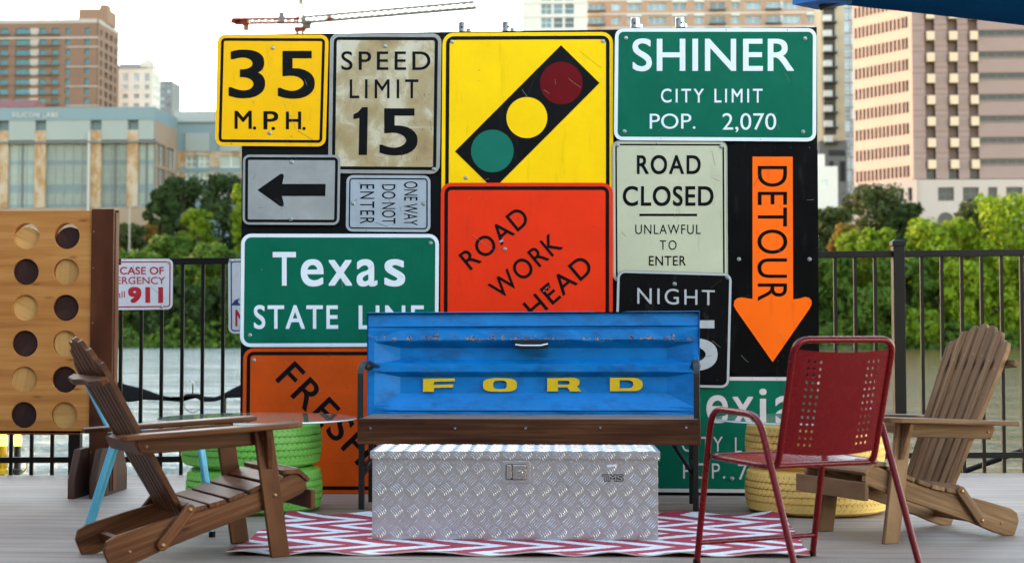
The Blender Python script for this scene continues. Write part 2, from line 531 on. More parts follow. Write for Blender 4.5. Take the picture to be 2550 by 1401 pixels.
# ================================================================== SETTING
def edgeY(x): return 10.60 + 0.0772 * x          # line of the deck edge and of the railing
def deck_mat():
    t = NT('weathered deck planks')
    co = t.coord('Object', (1, 1, 1))
    sep = t.n('SeparateXYZ'); t.l(co, sep.inputs[0])
    row = t.math('DIVIDE', sep.outputs['Y'], .142)
    fr = t.math('FRACT', row)
    gap = t.math('MULTIPLY', t.ramp(t.math('ABSOLUTE', t.math('SUBTRACT', fr, .5)), [(.475, (0, 0, 0)), (.492, (1, 1, 1))]), 1.0)
    wn_ = t.n('TexWhiteNoise', noise_dimensions='1D')
    t.l(t.math('FLOOR', row), wn_.inputs['W'])
    g = t.noise(t.coord('Object', (1.3, 26, 1)), 1.6, 7, .68, .3)
    g2 = t.noise(t.coord('Object', (.5, 4, 1)), 2.0, 4)
    k = t.math('ADD', t.math('MULTIPLY', g, .55), t.math('MULTIPLY', g2, .45))
    c = t.ramp(k, [(.30, (.145, .100, .080)), (.5, (.280, .210, .172)), (.70, (.41, .322, .268))])
    c = t.mix(t.math('MULTIPLY', wn_.outputs[0], .22), c, (.12, .085, .07))
    c = t.mix(t.ramp(t.noise(co, 1.1, 5), [(.45, (0, 0, 0)), (.75, (.4, .4, .4))]), c, (.395, .318, .270))
    spot = t.ramp(t.noise(co, 9, 8, .8), [(.70, (0, 0, 0)), (.74, (.8, .8, .8))])
    c = t.mix(spot, c, (.05, .04, .035))
    c = t.mix(gap, c, (.02, .016, .014))
    t.set(Base_Color=c, Roughness=t.math('ADD', .48, t.math('MULTIPLY', g, .25)), Specular_IOR_Level=.3)
    h = t.math('SUBTRACT', t.math('MULTIPLY', g, .25), t.math('MULTIPLY', gap, 1.0))
    t.bump(h, .45, .006)
    return t.m
mb = MB()
x0, x1 = -9.0, 8.0
mb.prism([(x0, -5), (x1, -5), (x1, edgeY(x1) - .06), (x0, edgeY(x0) - .06)], lambda a, b, t: Vector((a, b, t)), -.14, 0)
deck = mb.build('deck', deck_mat()); tag(deck, kind='structure')
mb = MB()
mb.prism([(x0, edgeY(x0) - .057), (x1, edgeY(x1) - .057), (x1, edgeY(x1) + .03), (x0, edgeY(x0) + .03)], lambda a, b, t: Vector((a, b, t)), -.22, -.012, axis=(1, .077, 0))
tag(mb.build('deck_edge_board', M['foot_wood']), kind='structure')

WZ = -1.7
def water_mat():
    """wind ripples on the left, calmer sheltered water towards the right bank"""
    t = NT('rippled river water')
    n1 = t.noise(t.coord('Object', (.55, 1.0, 1)), 2.6, 4, .6, .4)
    n2 = t.noise(t.coord('Object', (.35, .8, 1)), .5, 3, .5)
    gust = t.noise(t.coord('Object', (.012, .05, 1)), 1.6, 3)
    sep = t.n('SeparateXYZ'); t.l(t.n('TexCoord').outputs['Object'], sep.inputs[0])
    calm = t.n('MapRange', interpolation_type='SMOOTHSTEP'); t.l(sep.outputs['X'], calm.inputs[0])
    for k, v in ((1, -6), (2, 6), (3, 1.0), (4, .16)): calm.inputs[k].default_value = v
    h = t.math('ADD', t.math('MULTIPLY', n1, .5), t.math('MULTIPLY', n2, .9))
    h = t.math('MULTIPLY', t.math('MULTIPLY', h, calm.outputs[0]), t.math('ADD', .45, t.math('MULTIPLY', gust, 1.1)))
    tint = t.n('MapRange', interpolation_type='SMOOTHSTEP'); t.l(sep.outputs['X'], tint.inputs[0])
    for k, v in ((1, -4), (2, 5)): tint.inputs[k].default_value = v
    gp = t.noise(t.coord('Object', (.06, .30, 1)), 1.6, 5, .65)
    tan_reflection = t.ramp(gp, [(.38, (.022, .032, .008)), (.5, (.062, .048, .018)), (.62, (.115, .078, .038))])  # reflection of trees and hotel painted into the right-hand water colour
    blue_ = t.ramp(gp, [(.40, (.045, .085, .105)), (.5, (.15, .205, .225)), (.60, (.30, .345, .36))])  # sky reflection and light and dark ripples painted into the left-hand colour
    t.set(Base_Color=t.mix(tint.outputs[0], blue_, tan_reflection), Roughness=.06, IOR=1.333, Specular_IOR_Level=t.math('SUBTRACT', .5, t.math('MULTIPLY', tint.outputs[0], .32)))
    t.bump(h, 1.0, 1.1)
    return t.m
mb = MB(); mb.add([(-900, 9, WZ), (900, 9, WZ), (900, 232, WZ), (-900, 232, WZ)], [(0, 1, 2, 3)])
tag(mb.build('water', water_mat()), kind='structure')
# far bank: slopes up from the water, then level ground out to the horizon
grass_m = paint('grassy bank', (.075, .085, .028), .9, .35, .2, (.16, .12, .07), .55, .6, bump=.5, bs=2)
mb = MB()
xsb = [-3000, -900] + [-160 + 8 * i for i in range(41)] + [900, 3000]
prof = [(0, WZ - .6), (4, WZ + .35), (12, .4), (26, 1.6), (60, 3.0), (3500, 3.0)]
vs, fs = [], []
for i, x in enumerate(xsb):
    for k, (dy, z) in enumerate(prof):
        vs.append((x, 208 + dy + (random.uniform(-1.5, 1.5) if 0 < k < 4 else 0) + .02 * max(-160, min(160, x)), z))
m = len(prof)
for i in range(len(xsb) - 1):
    for k in range(m - 1):
        fs.append((i * m + k, (i + 1) * m + k, (i + 1) * m + k + 1, i * m + k + 1))
mb.add(vs, fs, 0, True)
tag(mb.build('ground', grass_m), kind='structure')

# ================================================================== RAILING
def rail_z(px0, y0, px1, y1):
    a = PY(px0, y0, edgeY(PY(px0, y0, 10.4).x)); b = PY(px1, y1, edgeY(PY(px1, y1, 10.8).x))
    k = (b.z - a.z) / (b.x - a.x)
    return lambda x: a.z + k * (x - a.x)
top_z, bot_z = rail_z(500, 642, 2550, 621), rail_z(50, 1137, 2480, 1125)
px2x = lambda px, y: PY(px, y, edgeY(PY(px, y, 10.5).x)).x
rail = thing('metal_railing', 'dark brown metal railing with slim upright bars along the deck edge', 'railing', (0, edgeY(0), 0))
ra = math.atan(.0772)
Rz = Matrix.Rotation(ra, 3, 'Z')
post_x = [px2x(190, 900) - 2.57 + .015, px2x(190, 900), (px2x(190, 900) + px2x(2239, 900)) / 2, px2x(2239, 900)]
post_x.append(post_x[3] + 2.57)
def rail_bar(z_at, th, dep, xa, xb):
    mb = MB(); d = Vector((1, .0772, 0)).normalized(); n = Vector((-d.y, d.x, 0))
    v = []
    for x in (xa, xb):
        p = Vector((x, edgeY(x), z_at(x)))
        for a, b in ((-dep / 2, 0), (dep / 2, 0), (dep / 2, -th), (-dep / 2, -th)): v.append(p + n * a + Vector((0, 0, b)))
    mb.add(v, [(0, 1, 2, 3), (7, 6, 5, 4), (0, 4, 5, 1), (1, 5, 6, 2), (2, 6, 7, 3), (3, 7, 4, 0)])
    return mb
for a, b in zip(post_x[:-1], post_x[1:]):
    rail_bar(top_z, .041, .038, a + .035, b - .035).build('top_rail', M['fence'], rail, bevel=.003)
    rail_bar(bot_z, .036, .03, a + .035, b - .035).build('bottom_rail', M['fence'], rail, bevel=.003)
for x in post_x:
    mb = MB(); zt = top_z(x) + .035
    mb.box((x, edgeY(x), (zt - .35) / 2), (.072, .072, zt + .35), Rz)
    mb.box((x, edgeY(x), zt + .008), (.086, .086, .026), Rz)
    mb.prism([(-.043, -.043), (.043, -.043), (.043, .043), (-.043, .043)], lambda a, b, t: Vector((x, edgeY(x), zt + .021)) + Rz @ Vector((a * (1 - .55 * t), b * (1 - .55 * t), .016 * t)), 0, 1)
    mb.build('post', M['fence'], rail, bevel=.003)
bar_px = [[]]
for a, b in zip(post_x[:-1], post_x[1:]):
    n_ = 19; step = .1262; s0 = a + ((b - a) - step * (n_ - 1)) / 2
    for i in range(n_):
        x = s0 + step * i
        mb = MB(); zt = top_z(x) - .041
        mb.box((x, edgeY(x), (zt - .25) / 2), (.0205, .0205, zt + .25), Rz)
        mb.build('baluster', M['fence'], rail)
mb = MB()
p, q = PY(2392, 1176, 11.0), PY(2640, 1088, 11.0)
mb.tube([p, q], .018, 8); mb.build('brace', M['fence'], rail)

# ================================================================== SIGN WALL
YB = 9.22
def at(Y): return lambda px, py: PY(px, py, Y)
def quad_map(c):
    tl, tr, br, bl = (Vector(q) for q in c)
    w, h = ((tr - tl).length + (br - bl).length) / 2, ((bl - tl).length + (br - tr).length) / 2
    def fn(a, b):
        s, t = a / w, b / h
        return (tl * (1 - s) + tr * s) * (1 - t) + (bl * (1 - s) + br * s) * t
    return w, h, fn
screw_mb = MB(); screw_mb.disc((0, 0, 0), .0115, (0, -1, 0), .0035, 14); screw_mb.disc((0, -.0033, 0), .0062, (0, -1, 0), .004, 6)
SCREW_ME = screw_mb.mesh('screw', M['screw'])
def ring_faces(mb, outer, inner, fn, mi):
    n = len(outer)
    mb.add([fn(*p) for p in outer] + [fn(*p) for p in inner], [(i, (i + 1) % n, n + (i + 1) % n, n + i) for i in range(n)], mi)
def sign(name, label, cat, corners, layer, mats, border=None, radius=16, texts=(), extra=None, screws=(), thick=.0028, rim=None, group='road signs fixed to the black board', Y0=YB, wear=7):
    """flat metal sign: corner pixels -> world plane; border=(inset, width) in pixels; rim=(width) an outer band"""
    Y = Y0 - .006 * layer
    w, h, q = quad_map(corners)
    W = lambda dy: (lambda a, b: PY(*q(a, b), Y + dy))
    mb = MB()
    mb.prism(rrect(0, 0, w, h, radius), lambda a, b, t: PY(*q(a, b), Y + t), 0, thick)
    if border:
        i, t = border
        ring_faces(mb, rrect(i, i, w - i, h - i, max(2, radius - i)), rrect(i + t, i + t, w - i - t, h - i - t, max(2, radius - i - t)), W(-.0008), 1)
    if rim:
        ring_faces(mb, rrect(.6, .6, w - .6, h - .6, radius), rrect(rim, rim, w - rim, h - rim, max(2, radius - rim)), W(-.0006), len(mats) - 1)
    for tx in texts:
        body, qd, mi = tx[:3]
        kw = tx[3] if len(tx) > 3 else {}
        text_quad(mb, body, qd, mi, lambda a, b: PY(a, b, Y - .0012), **kw)
    if extra: extra(mb, lambda a, b, d=.0012: PY(a, b, Y - d))
    rs = random.Random(sum(ord(ch) for ch in label))
    for _ in range(wear):                                     # scratches and paint chips, each with its own length and slant
        a0, b0 = rs.uniform(.06, .94) * w, rs.uniform(.06, .94) * h
        an, ln, wd = rs.gauss(.9, .7), rs.expovariate(1 / 22.) + 4, rs.uniform(.18, .42)
        dx, dy = math.cos(an), math.sin(an)
        bow = rs.uniform(-.03, .03)
        pts = [(a0 + dx * ln * k / 4 - dy * ln * bow * (k / 4) * (1 - k / 4) * 4, b0 + dy * ln * k / 4 + dx * ln * bow * (k / 4) * (1 - k / 4) * 4) for k in range(5)]
        pts = [p for p in pts if 10 < p[0] < w - 10 and 10 < p[1] < h - 10]
        if len(pts) > 2:
            mk = len(mats) + (0 if rs.random() < .55 else 1)
            mb.add([PY(*q(p[0] - dy * wd, p[1] + dx * wd), Y - .0021) for p in pts] + [PY(*q(p[0] + dy * wd, p[1] - dx * wd), Y - .0021) for p in pts], [(k, k + 1, len(pts) + k + 1, len(pts) + k) for k in range(len(pts) - 1)], mk)
    for _ in range(wear):
        a0, b0, r_ = rs.uniform(.03, .97) * w, rs.choice((rs.uniform(.02, .98), rs.choice((.02, .98)))) * h, rs.uniform(.5, 1.5)
        mb.add([PY(*q(a0 + r_ * math.cos(t_) * rs.uniform(.5, 1.4), b0 + r_ * math.sin(t_) * rs.uniform(.5, 1.4)), Y - .0023) for t_ in (0, 1.1, 2.2, 3.3, 4.4, 5.4)], [(0, 1, 2, 3, 4, 5)], len(mats) + rs.choice((0, 1, 1)))
    mats = list(mats) + [M['scratch'], M['grime']]
    o = tag(mb.build(name, mats), label, cat, group)
    for px, py in screws:
        p = PY(px, py, Y - .0014)
        linked('screw', SCREW_ME, o, Matrix.Translation(p - o.location) @ Matrix.Rotation(random.random() * 3, 4, 'Y'))
    return o
def poly(mb, pts, fn, mi, d=.0012): mb.add([fn(a, b, d) for a, b in pts], [tuple(range(len(pts)))], mi)
def circ(cx, cy, r, n=40): return [(cx + r * math.cos(2 * math.pi * k / n), cy + r * math.sin(2 * math.pi * k / n)) for k in range(n)]

mb = MB()
q_ = [(604, 86), (2034, 68), (2040, 1234), (597, 1230)]
mb.prism(q_, lambda a, b, t: PY(a, b, YB + .012 + t), 0, .05)
board = mb.build('sign_board', M['board'], bevel=.003)
tag(board, 'tall black board standing on the deck and carrying the road signs', 'board')
zb0 = PZ(1300, 1232).z
mb = MB()
for px in (700, 1300, 1950):
    p = PY(px, 1228, YB + .07)
    mb.box((p.x, YB + .09, .62), (.06, .04, 1.22))
    mb.box((p.x, YB + .42, .03), (.06, .70, .06))
    a = Vector((p.x, YB + .10, 1.1)); b = Vector((p.x, YB + .72, .06)); mb.tube([a, b], .025, 4, caps=True)
mb.build('support_strut', M['board'], board)

B, Wt = M['letter_black'], M['letter_white']
sign('speed_plaque', 'amber square plaque reading 35 M.P.H. at the top left corner of the board', 'road sign', [(542, 86), (819, 87), (811, 365), (535, 363)], 2,
     [M['sheet_amber'], B], (9, 7), 20, [('3', [(571, 124), (661, 124), (660, 245), (569, 245)], 1, dict(stem=.185)), ('5', (692, 127, 784, 246), 1, dict(stem=.185)),
     ('M', (584, 276, 627, 321), 1, dict(stem=.19)), ('.', (630, 315, 638, 323), 1, dict(stem=.19)), ('P', (656, 277, 693, 322), 1, dict(stem=.19)), ('.', (676, 316, 685, 324), 1, dict(stem=.19)),
     ('H', (712, 278, 750, 322), 1, dict(stem=.19)), ('.', (753, 316, 761, 324), 1, dict(stem=.19))], None, [(679, 119), (671, 331)])
sign('speed_limit_sign', 'stained tan speed limit 15 sign with brown rust streaks', 'road sign', [(822, 83), (1100, 84), (1095, 433), (817, 431)], 1,
     [M['sheet_aged'], B, M['sheet_grey']], (9, 8), 22, [('SPEED', (850, 128, 1072, 175), 1, dict(stem=.16, space=1.25)), ('LIMIT', (871, 198, 1042, 245), 1, dict(stem=.16, space=1.35)),
     ('5', (945, 270, 1040, 387), 1, dict(stem=.185))], lambda mb, fn: poly(mb, [(902, 267), (916, 267), (914, 386), (893, 386), (895, 294), (880, 297), (880, 285), (892, 279)], fn, 1), [(959, 115), (1080, 421)], rim=8)
def lights(mb, fn):
    poly(mb, [(1397, 113), (1493, 207), (1229, 471), (1133, 377)], fn, 1)
    poly(mb, circ(1398, 207, 53), fn, 2, .0018); poly(mb, circ(1312, 293, 51), fn, 0, .0018); poly(mb, circ(1226, 376, 53), fn, 3, .0018)
sign('signal_ahead_sign', 'large yellow sign with a slanted black traffic light symbol', 'road sign', [(1102, 82), (1527, 80), (1527, 508), (1099, 508)], 1,
     [M['sheet_yellow'], B, M['dot_red'], M['dot_green']], (9, 9), 28, (), lights, [(1126, 104), (1502, 103), (1160, 443)])
sign('city_limit_sign', 'dark green city limit sign with population 2,070 at the top right', 'road sign', [(1531, 70), (2034, 70), (2033, 353), (1528, 350)], 3,
     [M['sheet_green'], Wt], (.6, 9), 22, [('SHINER', (1575, 96, 1977, 178), 1, dict(stem=.18, space=1.03)), ('CITY LIMIT', (1646, 221, 1899, 256), 1, dict(stem=.17, space=1.3)),
     ('POP.', (1618, 283, 1732, 321), 1, dict(stem=.14)), ('2,070', (1799, 282, 1933, 330), 1, dict(stem=.14))], None, [(1559, 95), (2005, 96), (1555, 327), (2000, 328)])
def bar(mb, fn): poly(mb, [(1592, 532), (1736, 532), (1736, 538), (1592, 538)], fn, 1)
sign('road_closed_sign', 'cream ROAD CLOSED sign with black lettering and a torn rusty spot', 'road sign', [(1524, 350), (1811, 351), (1813, 702), (1526, 702)], 2,
     [M['sheet_cream'], B, M['sheet_grey']], (8, 4), 18, [('ROAD', (1586, 386, 1745, 434), 1, dict(stem=.2, space=1.15)), ('CLOSED', (1551, 463, 1777, 513), 1, dict(stem=.2, space=1.08)),
     ('UNLAWFUL', (1582, 559, 1745, 583), 1, dict(stem=.15, space=1.15)), ('TO', (1643, 598, 1685, 622), 1, dict(stem=.15, space=1.3)), ('ENTER', (1616, 637, 1708, 661), 1, dict(stem=.17, space=1.1))],
     bar, [(1538, 361), (1796, 365)], rim=3)
def arrow_down(mb, fn):
    pts = [(1874, 390), (1974, 390), (1975, 741)]
    pts += [(1990, 741), (2004, 739), (2015, 741), (2021, 748), (2021, 758), (2016, 768), (1924, 901), (1832, 770), (1827, 760), (1829, 748), (1836, 742), (1846, 740), (1860, 742), (1874, 743)]
    poly(mb, [(1874, 390), (1974, 390), (1975, 745), (1874, 745)], fn, 1, .0012)
    poly(mb, [(1860, 742)] + [(1874, 744), (1975, 745), (1990, 743)] + pts[4:-1][0:12], fn, 1, .0010)
    text_quad(mb, 'DETOUR', [(1961, 413), (1961, 749), (1886, 749), (1886, 413)], 0, lambda a, b: fn(a, b, .0020), .15, 1.06)
sign('detour_sign', 'black DETOUR sign with a bright orange arrow pointing down', 'road sign', [(1812, 356), (2036, 356), (2040, 937), (1818, 935)], 1,
     [M['sheet_black'], M['sheet_fluo']], None, 22, (), arrow_down, [(1840, 645), (2016, 645)])
def arrow_left(mb, fn):
    poly(mb, [(641, 473), (697, 434), (703, 432), (707, 437), (703, 458), (702, 473), (702, 488), (707, 508), (705, 514), (697, 513)], fn, 1)
    poly(mb, [(690, 458), (811, 458), (810, 488), (690, 488)], fn, 1, .0010)
sign('arrow_sign', 'scratched grey sign with a black arrow pointing left', 'road sign', [(605, 385), (848, 386), (845, 560), (604, 559)], 3,
     [M['sheet_grey'], B], (6, 7), 16, (), arrow_left, [(726, 403), (724, 545)])
vert = lambda x0, x1, y0, y1: [(x1, y0), (x1, y1), (x0, y1), (x0, y0)]
sign('one_way_plate', 'small silver plate with sideways ONE WAY lettering below the tan speed sign', 'road sign', [(863, 436), (1072, 437), (1072, 578), (861, 576)], 2,
     [M['sheet_silver'], B], (7, 3.2), 16, [('ONE WAY', vert(1006, 1040, 452, 561), 1, dict(stem=.13)), ('DO NOT', vert(951, 985, 459, 557), 1, dict(stem=.13)), ('ENTER', vert(897, 932, 459, 557), 1, dict(stem=.13, space=1.25))],
     None, [(879, 506), (1055, 507)])
sign('state_line_sign', 'dark green state line sign with large white Texas lettering', 'road sign', [(600, 581), (1094, 582), (1092, 863), (597, 864)], 3,
     [M['sheet_green'], Wt], (.6, 9), 26, [('T', (679, 627, 737, 711), 1, dict(stem=.19)), ('e', (749, 645, 806, 713), 1, dict(stem=.19)), ('x', (818, 647, 877, 711), 1, dict(stem=.19)), ('a', (888, 645, 940, 713), 1, dict(stem=.19)), ('s', (957, 645, 1009, 713), 1, dict(stem=.19)),
     ('STATE', (632, 759, 842, 819), 1, dict(stem=.19, space=1.12)), ('LINE', (893, 760, 1056, 819), 1, dict(stem=.19, space=1.12))], None, [(1072, 605), (622, 834)])
def torn(mb, fn):
    rs = random.Random(4)
    for cx, cy, n in ((1358, 718, 9), (1247, 600, 4), (1298, 536, 2)):
        for _ in range(n):
            x, y, s = cx + rs.gauss(0, 6), cy + rs.gauss(0, 7), rs.uniform(1, 3.2)
            poly(mb, [(x + s * math.cos(a) * rs.uniform(.5, 1.3), y + s * math.sin(a) * rs.uniform(.5, 1.3)) for a in (0, 1.1, 2.2, 3.3, 4.4, 5.4)], fn, rs.choice((1, 2)), .0024)
sign('road_work_sign', 'bright red orange ROAD WORK AHEAD sign with slanted lettering', 'road sign', [(1098, 455), (1526, 455), (1526, 884), (1096, 884)], 3,
     [M['sheet_red'], B, M['sheet_silver']], (9, 9), 26, [('ROAD', turned((1173, 674), -39.5, 194, 51), 1, dict(stem=.165, space=1.12)), ('WORK', turned((1246, 748), -39.8, 205, 51), 1, dict(stem=.165, space=1.12)),
     ('AHEAD', turned((1290, 832), -40.2, 250, 51), 1, dict(stem=.165, space=1.1))], torn, [(1257, 620)])
sign('night_speed_sign', 'speckled black NIGHT speed sign with grey lettering behind the bench', 'road sign', [(1537, 672), (1823, 680), (1816, 966), (1530, 960)], 4,
     [M['sheet_night'], M['letter_grey']], (.6, 6), 20, [('NIGHT', [(1587, 716), (1780, 722), (1780, 760), (1587, 756)], 1, dict(stem=.13, space=1.2)), ('5', (1690, 797, 1787, 922), 1, dict(stem=.19)), ('5', (1572, 795, 1669, 920), 1, dict(stem=.19))],
     None, [(1680, 707), (1811, 690)])
sign('faded_city_sign', 'green city limit sign with faded pinkish lettering behind the red chair', 'road sign', [(1536, 936), (2046, 938), (2044, 1228), (1532, 1224)], 2,
     [M['sheet_green'], M['letter_pink']], (.6, 9), 22, [('M', (1652, 957, 1742, 1050), 1, dict(stem=.17)), ('e', (1759, 983, 1813, 1053), 1, dict(stem=.17)), ('x', (1824, 987, 1877, 1052), 1, dict(stem=.17)), ('i', (1891, 967, 1909, 1053), 1, dict(stem=.17)), ('a', (1930, 985, 1984, 1055), 1, dict(stem=.17)),
     ('CITY', (1698, 1086, 1800, 1124), 1, dict(stem=.15, space=1.25)), ('LIMIT', (1830, 1088, 1950, 1126), 1, dict(stem=.15, space=1.3)), ('POP.', (1701, 1152, 1806, 1191), 1, dict(stem=.15, space=1.2)), ('7,459', (1838, 1153, 1950, 1200), 1, dict(stem=.15))],
     None, [(1823, 1191)])
sign('fresh_tar_sign', 'dirty orange sign with slanted FRESH lettering near the floor', 'road sign', [(606, 866), (1030, 866), (1030, 1228), (602, 1227)], 2,
     [M['sheet_orange'], B], (9, 9), 26, [('FRESH', turned((684, 946), 46, 296, 71), 1, dict(stem=.175, space=1.12))], None, [(632, 896)])
# signs on the railing
yr = edgeY(px2x(360, 700)) - .03
sign('emergency_sign', 'white and red emergency 911 sign hung on the railing', 'sign', [(246, 645), (431, 644), (430, 770), (246, 772)], 0,
     [M['sheet_white'], M['sign_red']], (6, 3), 14, [('IN CASE OF', (262, 664, 408, 683), 1, dict(stem=.2)), ('EMERGENCY', (254, 689, 411, 707), 1, dict(stem=.17)), ('Call', (272, 724, 311, 741), 1, dict(stem=.15)), ('911', (319, 714, 406, 754), 1, dict(stem=.30))],
     None, [(421, 653), (401, 763)], group='signs on the railing', Y0=yr)
def wave(mb, fn):
    poly(mb, [(577, 760), (577, 757), (584, 748), (592, 744), (598, 743), (593, 748), (593, 753), (598, 757), (640, 757), (640, 760)], fn, 1)
sign('river_notice', 'white notice with a blue border and wave half hidden by the green state sign', 'sign', [(568, 644), (740, 642), (740, 832), (569, 830)], 0,
     [M['sheet_white'], M['sign_blue'], M['sign_red']], (6, 3), 14, [('N', (586, 771, 612, 812), 2, dict(stem=.2))], wave, [(574, 649)], group='signs on the railing', Y0=yr)

# pistons along the top of the board
places = ['leftmost engine piston standing above the left half of the yellow traffic light sign', 'engine piston standing above the right half of the yellow traffic light sign',
          'engine piston above the letters H and I of the green city sign', 'rightmost engine piston above the letter N of the green city sign']
for (px, py, sm), lb in zip([(1153, 80, 1), (1262, 79, 1), (1582, 70, .6), (1693, 69, .6)], places):
    p = PY(px, py, YB + .035)
    t = thing('engine_piston', 'silver ' + lb, 'piston', p, 0, 'pistons on top of the sign board')
    r, h = .0245, .055
    pr = [(0, 0), (r, 0), (r, .026), (r, .0335), (r - .003, .0335), (r - .003, .036), (r, .036), (r, .040), (r - .003, .040), (r - .003, .0425), (r, .0425), (r, .0475), (r - .003, .0475), (r - .003, .0495), (r, .0495), (r - .001, h), (0, h)]
    MB().lathe(pr, (0, 0, 0), 28, smooth=False).build('piston_body', M['piston'], t, True)
    a = R(-100 if px in (1153, 1582) else -70)
    n_ = Vector((math.cos(a), math.sin(a), 0))
    MB().disc(n_ * (r + .0004) + Vector((0, 0, .023)), .006, n_, .0006, 14).build('pin_hole', M['rope'], t, True)
    MB().lathe([(0, 0), (.014, 0), (.014, .012), (.012, .0125), (.014, .013), (.014, .02), (0, .02)], (.036 if sm == 1 else .026, .006, 0), 18, smooth=False).build('wrist_pin', M['piston'], t, True)

# ================================================================== TAILGATE BENCH
YT = 8.52
RIDGE_Z = TOP_Z = 0.0
bench = thing('tailgate_bench', 'wooden bench with a chipped blue truck tailgate as its backrest', 'bench', (PZ(1310, 1262).x, YT, 0))
RIDGE_Z, TOP_Z = PY(1300, 843, YT).z, PY(1300, 778, YT).z
rows = [(775.5, .030), (777, .010), (781, 0), (811, -.008), (814, .006), (818, .006), (821, -.005), (845, -.010), (849, -.002), (866, .045), (895, .050), (906, .014), (925, .014), (938, .050), (978, .050), (1012, .006), (1021, -.002), (1024, .008), (1032, .008)]
frow = [775.5, 777, 781, 811, 814, 818, 821, 845, 849, 851, 904, 906, 925, 927, 1008, 1013, 1021, 1024, 1032]
cols = [(914, 0, .03), (915, 0, .003), (918, 0, 0), (932, 0, 0), (997, 1, 0)] + [(997 + 663 * i / 14, 1, 0) for i in range(1, 14)] + [(1660, 1, 0), (1727, 0, 0), (1739, 0, 0), (1741.5, 0, .003), (1742.5, 0, .03)]
vs, fs = [], []
rs = random.Random(3)
for ci, (px, k, ex) in enumerate(cols):
    for (y, d), yf in zip(rows, frow):
        groove = 812 < y < 820
        dd = d * k if y > 822 else (d if not groove else (d if k else -.004))
        yy = y if k else yf
        # top edge drops a little to the right of the middle, as if dented
        sag = 4 * math.exp(-((px - 1525) / 22) ** 2) if y < 780 else (3 * math.exp(-((px - 1475) / 30) ** 2) if 840 < y < 850 else 0)
        tilt = -1.8 * (px - 1328) / 414 * (1 if y < 850 else 0)
        dent = rs.gauss(0, .0016) if k and 0 < ci < len(cols) - 1 else 0
        Y = YT + dd + ex + dent + (1030 - yy) * .00022
        vs.append(PY(px, yy + sag + tilt, Y))
m = len(rows)
for i in range(len(cols) - 1):
    for k in range(m - 1): fs.append((i * m + k, i * m + k + 1, (i + 1) * m + k + 1, (i + 1) * m + k))
mb = MB().add(vs, fs, 0, False)
# back skin so that the gate has a body
vb = [PY(px, y, YT + .09) for px, y in ((914, 779), (1742, 775), (1742, 1032), (914, 1032))]
mb.add(vb + [PY(914, 779, YT + .03), PY(1742, 775, YT + .03), PY(1742, 1032, YT + .03), PY(914, 1032, YT + .03)], [(3, 2, 1, 0), (0, 1, 5, 4), (1, 2, 6, 5), (2, 3, 7, 6), (3, 0, 4, 7)])
WM[bench] = Matrix.Translation(bench.location)
gate = mb.build('tailgate', tailgate_mat(), bench, bevel=.0035, seg=2)
YL = YT + .05 + .0145
yellow_l = paint('yellow raised lettering', (.72, .46, .006), .4, .08, 20, (.2, .1, .01), .7, 40)
def logo(outer, inner=None):
    fn = at(YL)
    loops = [outer] + ([inner] if inner else [])
    flat = [p for lp in loops for p in lp]
    tri = tessellate_polygon([[Vector((a, b, 0)) for a, b in lp] for lp in loops])
    n = len(flat)
    v = [PY(a, b, YL - .011) for a, b in flat] + [PY(a, b, YL + .012) for a, b in flat]
    f = [tuple(q) for q in tri]
    o = 0
    for lp in loops:
        for i in range(len(lp)): f.append((o + i, o + (i + 1) % len(lp), n + o + (i + 1) % len(lp), n + o + i))
        o += len(lp)
    MB().add(v, f).build('letter', yellow_l, bench, bevel=.0012, seg=2)
def sq(x0, y0, x1, y1, rx, ry, e=2.6, n=36):
    out = []
    for k in range(n):
        a = 2 * math.pi * k / n
        c, s_ = math.cos(a), math.sin(a)
        out.append(((x0 + x1) / 2 + (x1 - x0) / 2 * math.copysign(abs(c) ** (2 / e), c), (y0 + y1) / 2 + (y1 - y0) / 2 * math.copysign(abs(s_) ** (2 / e), s_)))
    return out
def dsh(x0, y0, x1, y1, rr):
    o = [(x0, y0)]
    for k in range(9): a = R(-90 + 10 * k * 1.0); o.append((x1 - rr + rr * math.cos(a), y0 + (y1 - y0) * .42 + (y1 - y0) * .42 * math.sin(a)))
    for k in range(9): a = R(10 * k); o.append((x1 - rr + rr * math.cos(a), y1 - (y1 - y0) * .42 + (y1 - y0) * .42 * math.sin(a)))
    return o + [(x0, y1)]
logo([(1054, 942), (1132, 942), (1132, 948.5), (1081, 949.5), (1080, 957), (1128, 957), (1128, 964), (1081, 965), (1080, 974), (1054, 974)])
logo(sq(1203, 941, 1287, 974.5, 0, 0, 3.4), sq(1228, 947, 1262, 968, 0, 0, 3.6))
logo([(1363, 940.5), (1430, 940.5), (1439, 942), (1443, 946), (1444, 953), (1441, 958), (1437, 960.5), (1446, 973), (1420, 973), (1413, 963.5), (1390, 963.5), (1389, 973), (1363, 973)], [(1389, 947.5), (1413, 947.5), (1418, 950), (1418, 955), (1413, 957), (1389, 957)])
logo(dsh(1519, 940, 1600.5, 973, 22), dsh(1543, 946, 1577, 966, 13))
mb = MB()
mb.prism([(1281, 847), (1365, 847), (1365, 868), (1281, 867)], lambda a, b, t: PY(a, b, YT - .004 + t), 0, .05)
mb.build('handle_recess', M['rope'], bench)
mb = MB(); mb.tube([PY(1284, 858, YT - .012), PY(1300, 860, YT - .02), PY(1345, 860, YT - .02), PY(1364, 856, YT - .010)], .006, 8); mb.build('handle', M['chrome'], bench)
